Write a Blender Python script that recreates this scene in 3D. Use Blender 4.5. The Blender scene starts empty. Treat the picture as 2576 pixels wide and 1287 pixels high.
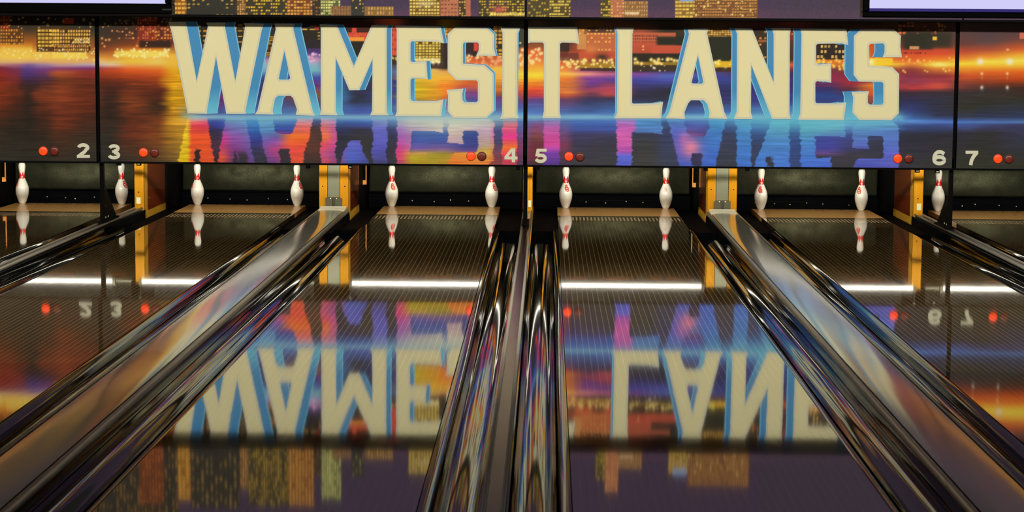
import bpy, math, random
import numpy as np
from mathutils import Matrix, Vector

W, H = 2576, 1287
# ------------------------------------------------------------------ camera model
F_PX, YAW, PITCH, ROLL, CAM_H = 5382.4, 0.0161, 0.10366, 0.00702, 1.583
def cam_basis():
    f = np.array([-math.sin(YAW)*math.cos(PITCH), math.cos(YAW)*math.cos(PITCH), -math.sin(PITCH)])
    r = np.array([math.cos(YAW), math.sin(YAW), 0.0]); u = np.cross(r, f)
    c, s = math.cos(ROLL), math.sin(ROLL)
    return f, c*r+s*u, -s*r+c*u
FW, RT, UP = cam_basis()
def proj(P):
    d = np.asarray(P, float)-np.array([0, 0, CAM_H]); z = d@FW
    return W/2+F_PX*(d@RT)/z, H/2-F_PX*(d@UP)/z
def at(x, y, Y):
    """the view ray through an image pixel met with the plane at depth Y: gives (X, Z)"""
    d = FW+RT*((x-W/2)/F_PX)+UP*((H/2-y)/F_PX)
    t = Y/d[1]
    return d[0]*t, CAM_H+d[2]*t

scene = bpy.context.scene
COL = scene.collection
cam_d = bpy.data.cameras.new('camera'); cam = bpy.data.objects.new('camera', cam_d); COL.objects.link(cam)
cam_d.sensor_width = 36.0; cam_d.lens = F_PX/W*36.0; cam_d.clip_end = 200
M = Matrix(((RT[0], UP[0], -FW[0], 0), (RT[1], UP[1], -FW[1], 0), (RT[2], UP[2], -FW[2], CAM_H), (0, 0, 0, 1)))
cam.matrix_world = M
scene.camera = cam
cam_d.dof.use_dof = True; cam_d.dof.focus_distance = 17.0; cam_d.dof.aperture_fstop = 9.0
scene.view_settings.view_transform = 'Standard'; scene.view_settings.look = 'None'
scene.view_settings.gamma = 1.0; scene.view_settings.use_curve_mapping = False
scene.view_settings.exposure = 0.0

# ------------------------------------------------------------------ layout (metres)
PIN_Y = 19.5
LANE = {2: -4.352, 3: -2.742, 4: -0.960, 5: 0.630, 6: 2.409, 7: 4.021}
HW = 0.5334
MASK_Y = 16.895; Z_BOT = 0.550
UP_Y = 16.70
Z_TOP = at(1320, 48, UP_Y)[1]-.003
SEAM = {'l': -3.556, 'c': -0.174, 'r': 3.206}
PAIR = 3.381
NEAR_Y = 1.2
DECK_Y0, DECK_Y1 = 18.66, 19.57
KICK_Y = 18.52
GAP = {(1, 2): (-5.243, 'w'), (2, 3): ((LANE[2]+LANE[3])/2, 'n'), (3, 4): ((LANE[3]+LANE[4])/2, 'w'),
       (4, 5): ((LANE[4]+LANE[5])/2, 'n'), (5, 6): ((LANE[5]+LANE[6])/2, 'w'), (6, 7): ((LANE[6]+LANE[7])/2, 'n')}
NUMWORD = {2: 'two', 3: 'three', 4: 'four', 5: 'five', 6: 'six', 7: 'seven'}

# ------------------------------------------------------------------ materials
def lin(c):
    c = np.asarray(c, float)/255.0
    return np.where(c <= 0.04045, c/12.92, ((c+0.055)/1.055)**2.4)
def lin4(c):
    v = lin(c); return (float(v[0]), float(v[1]), float(v[2]), 1.0)
def mat(name, rgb, rough=0.5, metal=0.0, spec=0.5, coat=0.0, emit=None, estr=0.0, noise=0.0, nscale=20.0, bump=0.0, bscale=30.0, ior=None, stretch=(1, 1, 1)):
    m = bpy.data.materials.new(name); m.use_nodes = True
    nt = m.node_tree; b = nt.nodes['Principled BSDF']
    b.inputs['Base Color'].default_value = lin4(rgb)
    b.inputs['Roughness'].default_value = rough; b.inputs['Metallic'].default_value = metal
    b.inputs['Specular IOR Level'].default_value = spec
    b.inputs['Coat Weight'].default_value = coat; b.inputs['Coat Roughness'].default_value = 0.03
    if ior: b.inputs['IOR'].default_value = ior
    if emit is not None:
        b.inputs['Emission Color'].default_value = lin4(emit); b.inputs['Emission Strength'].default_value = estr
    if noise or bump:
        tc = nt.nodes.new('ShaderNodeTexCoord'); mp = nt.nodes.new('ShaderNodeMapping')
        mp.inputs['Scale'].default_value = stretch
        nt.links.new(tc.outputs['Object'], mp.inputs['Vector'])
    if noise:
        n = nt.nodes.new('ShaderNodeTexNoise'); n.inputs['Scale'].default_value = nscale; n.inputs['Detail'].default_value = 5
        nt.links.new(mp.outputs['Vector'], n.inputs['Vector'])
        mx = nt.nodes.new('ShaderNodeMix'); mx.data_type = 'RGBA'
        mx.inputs[6].default_value = lin4(np.clip(np.array(rgb)*(1-noise), 0, 255)); mx.inputs[7].default_value = lin4(np.clip(np.array(rgb)*(1+noise), 0, 255))
        nt.links.new(n.outputs['Fac'], mx.inputs[0]); nt.links.new(mx.outputs[2], b.inputs['Base Color'])
    if bump:
        n2 = nt.nodes.new('ShaderNodeTexNoise'); n2.inputs['Scale'].default_value = bscale; n2.inputs['Detail'].default_value = 2
        nt.links.new(mp.outputs['Vector'], n2.inputs['Vector'])
        bp = nt.nodes.new('ShaderNodeBump'); bp.inputs['Strength'].default_value = bump; bp.inputs['Distance'].default_value = 0.01
        nt.links.new(n2.outputs['Fac'], bp.inputs['Height']); nt.links.new(bp.outputs['Normal'], b.inputs['Normal'])
    return m

def wood_mat(name, c1, c2, rough=0.3, coat=0.4, vertical=True):
    m = mat(name, c1, rough, coat=coat, spec=0.08)
    nt = m.node_tree; b = nt.nodes['Principled BSDF']
    tc = nt.nodes.new('ShaderNodeTexCoord'); mp = nt.nodes.new('ShaderNodeMapping')
    mp.inputs['Scale'].default_value = (60, 60, 2.5) if vertical else (60, 2.5, 60)
    n = nt.nodes.new('ShaderNodeTexNoise'); n.inputs['Scale'].default_value = 1.0; n.inputs['Detail'].default_value = 4
    mx = nt.nodes.new('ShaderNodeMix'); mx.data_type = 'RGBA'
    mx.inputs[6].default_value = lin4(c1); mx.inputs[7].default_value = lin4(c2)
    nt.links.new(tc.outputs['Object'], mp.inputs['Vector']); nt.links.new(mp.outputs['Vector'], n.inputs['Vector'])
    nt.links.new(n.outputs['Fac'], mx.inputs[0]); nt.links.new(mx.outputs[2], b.inputs['Base Color'])
    return m

def lane_mat():
    m = mat('lane_laminate', (70, 50, 26), 0.045, coat=0.55, ior=1.7)
    nt = m.node_tree; b = nt.nodes['Principled BSDF']; N = nt.nodes.new; L = nt.links.new
    b.inputs['Coat Roughness'].default_value = 0.03
    tc = N('ShaderNodeTexCoord'); sp = N('ShaderNodeSeparateXYZ'); L(tc.outputs['Object'], sp.inputs[0])
    div = N('ShaderNodeMath'); div.operation = 'DIVIDE'; div.inputs[1].default_value = 1.0668/34; L(sp.outputs['X'], div.inputs[0])
    fr = N('ShaderNodeMath'); fr.operation = 'FRACT'; L(div.outputs[0], fr.inputs[0])
    lt = N('ShaderNodeMath'); lt.operation = 'LESS_THAN'; lt.inputs[1].default_value = 0.14; L(fr.outputs[0], lt.inputs[0])
    half = N('ShaderNodeMath'); half.operation = 'LESS_THAN'; half.inputs[1].default_value = 0.5; L(fr.outputs[0], half.inputs[0])
    fl = N('ShaderNodeMath'); fl.operation = 'FLOOR'; L(div.outputs[0], fl.inputs[0])
    wn = N('ShaderNodeTexWhiteNoise'); wn.noise_dimensions = '1D'; L(fl.outputs[0], wn.inputs['W'])
    mb = N('ShaderNodeMix'); mb.data_type = 'RGBA'; mb.inputs[6].default_value = lin4((68, 50, 27)); mb.inputs[7].default_value = lin4((80, 60, 34))
    L(wn.outputs['Value'], mb.inputs[0])
    ml = N('ShaderNodeMix'); ml.data_type = 'RGBA'; ml.inputs[7].default_value = lin4((146, 126, 80))
    L(lt.outputs[0], ml.inputs[0]); L(mb.outputs[2], ml.inputs[6])
    # pit light falling before the pin deck, painted in as a pale striped band
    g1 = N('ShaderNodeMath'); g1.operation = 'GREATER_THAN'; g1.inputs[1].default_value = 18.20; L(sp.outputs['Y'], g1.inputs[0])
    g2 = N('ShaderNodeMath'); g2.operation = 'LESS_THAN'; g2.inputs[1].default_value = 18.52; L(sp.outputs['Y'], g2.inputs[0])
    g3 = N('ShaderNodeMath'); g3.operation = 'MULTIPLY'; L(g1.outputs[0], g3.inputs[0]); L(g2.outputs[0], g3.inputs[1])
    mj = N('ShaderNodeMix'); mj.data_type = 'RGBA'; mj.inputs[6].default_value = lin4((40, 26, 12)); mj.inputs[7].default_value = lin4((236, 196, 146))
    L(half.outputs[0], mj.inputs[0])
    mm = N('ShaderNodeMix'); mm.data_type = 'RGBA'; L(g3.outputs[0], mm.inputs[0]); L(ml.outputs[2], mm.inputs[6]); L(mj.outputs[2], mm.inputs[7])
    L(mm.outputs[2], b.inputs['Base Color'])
    # faint waviness of the oiled surface
    mp = N('ShaderNodeMapping'); mp.inputs['Scale'].default_value = (6, 1.2, 1); L(tc.outputs['Object'], mp.inputs['Vector'])
    n2 = N('ShaderNodeTexNoise'); n2.inputs['Scale'].default_value = 1.5; L(mp.outputs['Vector'], n2.inputs['Vector'])
    bp = N('ShaderNodeBump'); bp.inputs['Strength'].default_value = 0.015; bp.inputs['Distance'].default_value = 0.01
    L(n2.outputs['Fac'], bp.inputs['Height']); L(bp.outputs['Normal'], b.inputs['Normal'])
    return m

def print_mat(name):
    m = mat(name, (255, 255, 255), 0.6, spec=0.15)
    nt = m.node_tree; a = nt.nodes.new('ShaderNodeAttribute'); a.attribute_name = 'print'
    nt.links.new(a.outputs['Color'], nt.nodes['Principled BSDF'].inputs['Base Color'])
    return m

def curtain_mat():
    m = mat('pit_curtain', (36, 35, 23), 0.8, spec=0.1, noise=0.35, nscale=26)
    nt = m.node_tree; b = nt.nodes['Principled BSDF']; N = nt.nodes.new; L = nt.links.new
    src = b.inputs['Base Color'].links[0].from_socket
    a = N('ShaderNodeAttribute'); a.attribute_name = 'pale_centre'
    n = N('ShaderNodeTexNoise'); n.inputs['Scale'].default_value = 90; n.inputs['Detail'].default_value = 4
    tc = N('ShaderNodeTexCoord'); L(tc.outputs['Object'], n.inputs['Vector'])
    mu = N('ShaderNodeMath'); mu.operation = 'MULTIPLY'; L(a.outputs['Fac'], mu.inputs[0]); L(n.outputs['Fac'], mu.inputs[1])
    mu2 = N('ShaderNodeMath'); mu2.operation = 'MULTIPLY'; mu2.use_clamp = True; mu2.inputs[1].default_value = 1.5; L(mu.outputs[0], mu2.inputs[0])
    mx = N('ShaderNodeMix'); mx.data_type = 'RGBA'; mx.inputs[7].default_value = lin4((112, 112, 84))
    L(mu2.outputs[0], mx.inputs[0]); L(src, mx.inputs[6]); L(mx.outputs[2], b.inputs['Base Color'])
    return m

def letter_side_mat():
    m = mat('printed_blue', (72, 138, 184), 0.6, spec=0.15)
    nt = m.node_tree; b = nt.nodes['Principled BSDF']; N = nt.nodes.new; L = nt.links.new
    tc = N('ShaderNodeTexCoord'); sp = N('ShaderNodeSeparateXYZ'); L(tc.outputs['Object'], sp.inputs[0])
    mr = N('ShaderNodeMapRange'); mr.inputs['From Min'].default_value = 0.91; mr.inputs['From Max'].default_value = 1.14
    L(sp.outputs['Z'], mr.inputs['Value'])
    mx = N('ShaderNodeMix'); mx.data_type = 'RGBA'; mx.inputs[6].default_value = lin4((108, 194, 216)); mx.inputs[7].default_value = lin4((70, 138, 186))
    L(mr.outputs['Result'], mx.inputs[0]); L(mx.outputs[2], b.inputs['Base Color'])
    return m

MT = dict(
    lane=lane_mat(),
    deck=wood_mat('pin_deck_laminate', (200, 146, 78), (216, 162, 92), 0.12, 0.0, False),
    gutter=mat('black_gutter', (9, 10, 10), 0.045, spec=0.5, coat=0.0, ior=1.65, bump=0.03, bscale=3.0, stretch=(1, 0.35, 1)),
    ledge=mat('black_edge_rail', (8, 9, 10), 0.06, spec=0.5, coat=0.0, ior=1.5),
    groove=mat('black_groove', (4, 4, 4), 0.6),
    silver=mat('brushed_silver_cover', (200, 198, 182), 0.14, metal=0.78, bump=0.14, bscale=1.6, noise=0.06, nscale=2.0, stretch=(1.5, 0.6, 1)),
    silver_edge=mat('silver_edge', (150, 146, 122), 0.3, metal=0.7),
    end_cap=mat('pale_end_cap', (196, 190, 164), 0.4, metal=0.3),
    cap=mat('grey_division_cap', (70, 66, 78), 0.2, metal=0.8, noise=0.25, nscale=6.0, stretch=(2, 1, 1)),
    wood=wood_mat('yellow_varnished_wood', (164, 112, 2), (140, 88, 1), 0.5, 0.0),
    wood_trim=wood_mat('pale_wood_edge', (172, 128, 36), (150, 106, 26), 0.5, 0.0),
    kick_side=mat('red_brown_side_board', (112, 44, 12), 0.15, coat=0.5, noise=0.1, nscale=4),
    grey_panel=mat('grey_metal_panel', (94, 92, 70), 0.42, metal=0.3, noise=0.05, nscale=6),
    hinge=mat('dark_hinge_metal', (64, 58, 40), 0.4, metal=0.3),
    black=mat('black_paint', (6, 5, 5), 0.6, spec=0.06),
    blackgloss=mat('black_plastic', (6, 6, 9), 0.35, spec=0.12),
    brace=mat('dark_olive_steel', (15, 12, 5), 0.6, spec=0.05),
    white=mat('pin_white', (236, 232, 214), 0.16, coat=0.6),
    red=mat('pin_red', (212, 34, 24), 0.25, coat=0.4),
    red2=mat('pin_emblem_red', (214, 62, 52), 0.25, coat=0.4),
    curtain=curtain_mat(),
    pit=mat('pit_board_black', (4, 4, 6), 0.7, spec=0.04),
    screw=mat('screw_heads', (210, 205, 180), 0.3),
    plate=mat('small_metal_plate', (170, 160, 120), 0.4, noise=0.3, nscale=120),
    tube=mat('lit_tube', (255, 255, 255), 0.5, emit=(255, 247, 226), estr=3.8),
    tube2=mat('lit_pit_tube', (255, 255, 255), 0.5, emit=(250, 250, 240), estr=235.0),
    housing=mat('grey_housing', (150, 146, 118), 0.5, noise=0.05),
    darkbox=mat('dark_machine', (16, 14, 10), 0.7, spec=0.1),
    tan=mat('tan_tag', (250, 160, 60), 0.5),
    cream=mat('printed_cream', (226, 216, 166), 0.6, spec=0.15, noise=0.015, nscale=3),
    cream_edge=mat('printed_cream_edge', (206, 204, 178), 0.6, spec=0.15),
    numeral=mat('printed_numeral', (216, 212, 184), 0.6, spec=0.15),
    blue=letter_side_mat(),
    rim=mat('printed_pale_blue', (120, 190, 222), 0.6, spec=0.15),
    lamp_on=mat('lit_red_lens', (200, 50, 16), 0.3, emit=(255, 62, 16), estr=1.0),
    lamp_off=mat('unlit_red_lens', (112, 34, 18), 0.3),
    lens_ring=mat('lens_ring', (60, 16, 10), 0.5),
    screen=mat('lit_screen', (20, 20, 24), 0.3, emit=(206, 204, 247), estr=1.0),
    screen_band=mat('lit_screen_band', (16, 14, 30), 0.3, emit=(44, 30, 120), estr=0.8),
    tagline=mat('pale_label_strip', (150, 160, 140), 0.4),
    floor=mat('dark_floor', (26, 24, 22), 0.6, noise=0.1),
    wall=mat('dark_wall', (34, 30, 28), 0.8, noise=0.08),
    ceil=mat('dark_ceiling', (40, 38, 36), 0.9, noise=0.06),
    art=print_mat('printed_city_panel'), art2=print_mat('printed_city_upper_panel'),
)

# ------------------------------------------------------------------ object helpers
def link(name, me, m=None, parent=None, smooth=False):
    if m is not None:
        for x in (m if isinstance(m, (list, tuple)) else [m]): me.materials.append(x)
    if smooth: me.polygons.foreach_set('use_smooth', [True]*len(me.polygons))
    o = bpy.data.objects.new(name, me); COL.objects.link(o)
    if parent: o.parent = parent
    return o
def mesh(name, v, f):
    me = bpy.data.meshes.new(name); me.from_pydata([tuple(map(float, p)) for p in v], [], f); me.update(); return me
class MB:
    def __init__(s): s.v = []; s.f = []
    def add(s, v, f):
        b = len(s.v); s.v += list(v); s.f += [[i+b for i in q] for q in f]; return s
    def box(s, x0, x1, y0, y1, z0, z1):
        v = [(x0, y0, z0), (x1, y0, z0), (x1, y1, z0), (x0, y1, z0), (x0, y0, z1), (x1, y0, z1), (x1, y1, z1), (x0, y1, z1)]
        return s.add(v, [[0, 3, 2, 1], [4, 5, 6, 7], [0, 1, 5, 4], [1, 2, 6, 5], [2, 3, 7, 6], [3, 0, 4, 7]])
    def sweep(s, prof, ys, closed=False):
        """profile of (x,z) swept along a list of y"""
        n = len(prof); v = [(x, y, z) for y in ys for x, z in prof]; f = []
        for k in range(len(ys)-1):
            for i in range(n if closed else n-1):
                j = (i+1) % n; f.append([k*n+i, k*n+j, (k+1)*n+j, (k+1)*n+i])
        if closed: f.append(list(range(n))[::-1]); f.append([(len(ys)-1)*n+i for i in range(n)])
        return s.add(v, f)
    def tube_x(s, x0, x1, y, z, r, n=14):
        v = [(x, y+r*math.cos(2*math.pi*i/n), z+r*math.sin(2*math.pi*i/n)) for x in (x0, x1) for i in range(n)]
        f = [[i, (i+1) % n, n+(i+1) % n, n+i] for i in range(n)]+[list(range(n))[::-1], list(range(n, 2*n))]
        return s.add(v, f)
    def disc_y(s, x, y, z, r, depth, n=20):
        """round button facing -Y with a domed front"""
        v = []; rings = [(1, 0), (1, .5), (.85, .85), (.5, 1.0)]
        for k, d in rings: v += [(x+r*k*math.cos(2*math.pi*i/n), y-depth*d, z+r*k*math.sin(2*math.pi*i/n)) for i in range(n)]
        f = []
        for q in range(3): f += [[q*n+i, q*n+(i+1) % n, (q+1)*n+(i+1) % n, (q+1)*n+i] for i in range(n)]
        f.append([3*n+i for i in range(n)])
        return s.add(v, f)
    def build(s, name, m, parent=None, smooth=False, bevel=0.0):
        o = link(name, mesh(name, s.v, s.f), m, parent, smooth)
        if bevel:
            b = o.modifiers.new('bevel', 'BEVEL'); b.width = bevel; b.segments = 2; b.limit_method = 'ANGLE'
        return o
def B(*a): return MB().box(*a)
def tag(o, label, cat, group=None):
    o['label'] = label; o['category'] = cat
    if group: o['group'] = group
    return o
def thing(name, label, cat, loc, group=None):
    o = bpy.data.objects.new(name, None); COL.objects.link(o); o.location = loc; o.empty_display_size = 0.1
    return tag(o, label, cat, group)
def adopt(o, parent):
    """parent that keeps world coordinates of a mesh written in world space"""
    o.parent = parent; o.matrix_parent_inverse = Matrix.Translation(-Vector(parent.location)); return o
class T:
    """a thing whose parts are written in world coordinates"""
    def __init__(s, name, label, cat, loc, group=None): s.e = thing(name, label, cat, loc, group)
    def part(s, name, mb, m, smooth=False, bevel=0.0, sub=None):
        o = mb.build(name, m, None, smooth, bevel)
        if sub is not None: o.parent = sub
        else: adopt(o, s.e)
        return o
def struct(name, mb, m):
    o = mb.build(name, m); o['kind'] = 'structure'; return o

# ------------------------------------------------------------------ noise for the print
def hash2(ix, iy, seed):
    h = (ix.astype(np.int64)*374761393+iy.astype(np.int64)*668265263+seed*974634777) & 0xffffffff
    h = ((h ^ (h >> 13))*1274126177) & 0xffffffff
    return ((h ^ (h >> 16)) & 0xffff)/65535.0
def vnoise(x, y, seed=0):
    ix = np.floor(x); iy = np.floor(y); fx = x-ix; fy = y-iy
    fx = fx*fx*(3-2*fx); fy = fy*fy*(3-2*fy)
    a = hash2(ix, iy, seed); b = hash2(ix+1, iy, seed); c = hash2(ix, iy+1, seed); d = hash2(ix+1, iy+1, seed)
    return (a*(1-fx)+b*fx)*(1-fy)+(c*(1-fx)+d*fx)*fy
def sst(e0, e1, x):
    t = np.clip((x-e0)/(e1-e0+1e-9), 0, 1); return t*t*(3-2*t)

# ------------------------------------------------------------------ lettering outlines (image pixel coordinates)
LET = {
 'w': ([(423,55),(467,55),(471,68),(495,203),(523,66),(519,57),(567,57),(566,66),(592,203),(617,66),(613,58),(664,60),(659,75),(618,276),(618,286),(569,286),(543.6,143.6),(521,278),(521,286),(472,285),(431,77)], None),
 'a1': ([(690,59),(741,60),(738,72),(787,279),(792,291),(744,289),(747,275),(737,246),(731,241),(699,241),(692,248),(686,278),(688,288),(642,287),(648,276),(694,72)], [(715.6,128),(730,196),(727,200),(704,200),(701.5,197)]),
 'm': ([(804,61),(848,63),(890,165),(935,63),(977,64),(973,74),(973,280),(977,290),(931,290),(936,278),(937,149),(904,227),(878.5,227),(845,147),(845,278),(849,290),(805,289),(807,280),(807,72)], None),
 'e1': ([(993,64),(1109,67),(1117,109),(1100,105),(1036,104),(1033,108),(1033,152),(1037,156),(1073,154),(1076,200),(1068,198),(1037,197),(1033,201),(1033,249),(1038,254),(1096,254),(1115,250),(1110,293),(994,292),(998,280),(998,74)], None),
 's1': ([(1126,85),(1145,68),(1225,69),(1244,86),(1243,120),(1248,141),(1198,140),(1204,126),(1204,110),(1201,107),(1168,107),(1165,111),(1165,160),(1219,163),(1242,184),(1242,278),(1224,297),(1140,297),(1126,280),(1127,240),(1123,226),(1166,223),(1163,236),(1164,252),(1169,257),(1198,257),(1202,253),(1202,206),(1198,202),(1147,202),(1126,180)], None),
 'i': ([(1259,69),(1307,70),(1302,84),(1300,283),(1305,298),(1258,299),(1263,283),(1264,84)], None),
 't': ([(1328.5,68),(1452,68),(1457,111),(1445,108),(1414,107),(1409,110),(1408,280),(1411,297),(1364,297),(1368,280),(1368,110),(1364,107),(1334,107),(1328.5,109)], None),
 'l': ([(1549,70),(1595,70),(1591,85),(1590,258),(1594,261),(1644,260),(1668,256),(1663,298),(1546,298),(1552,283),(1553,85)], None),
 'a2': ([(1730,73),(1782,72),(1779,84),(1822,281),(1830,299),(1782,298),(1785,284),(1779,262),(1770,252),(1738,252),(1731,260),(1722,282),(1723,299),(1674,298),(1684,280),(1733,86)], [(1755.6,140),(1769,206),(1766,210),(1743,210),(1740,207)]),
 'n': ([(1848,71),(1892,72),(1946,206),(1946,85),(1941,71),(1990,71),(1987,85),(1986,285),(1989,299),(1942,299),(1890,164),(1889,282),(1893,299),(1846,299),(1853,280),(1854,85)], None),
 'e2': ([(2013,72),(2129,73),(2134,113),(2118,109),(2057,110),(2053,114),(2053,158),(2058,162),(2091,160),(2091,208),(2078,205),(2055,204),(2051,208),(2051,256),(2055,260),(2108,260),(2129,257),(2122,302),(2008,301),(2013,285),(2016,85)], None),
 's2': ([(2148,90),(2165,74),(2249,74),(2266,90),(2265,118),(2269,144),(2220,144),(2225,131),(2225,113),(2221,109),(2190,110),(2186,114),(2186,164),(2244,168),(2262,186),(2261,285),(2243,302),(2162,302),(2144,283),(2146,245),(2142,231),(2186,229),(2183,242),(2183,259),(2189,263),(2218,263),(2222,259),(2222,210),(2218,206),(2160,205),(2147,188)], None),
}
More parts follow.
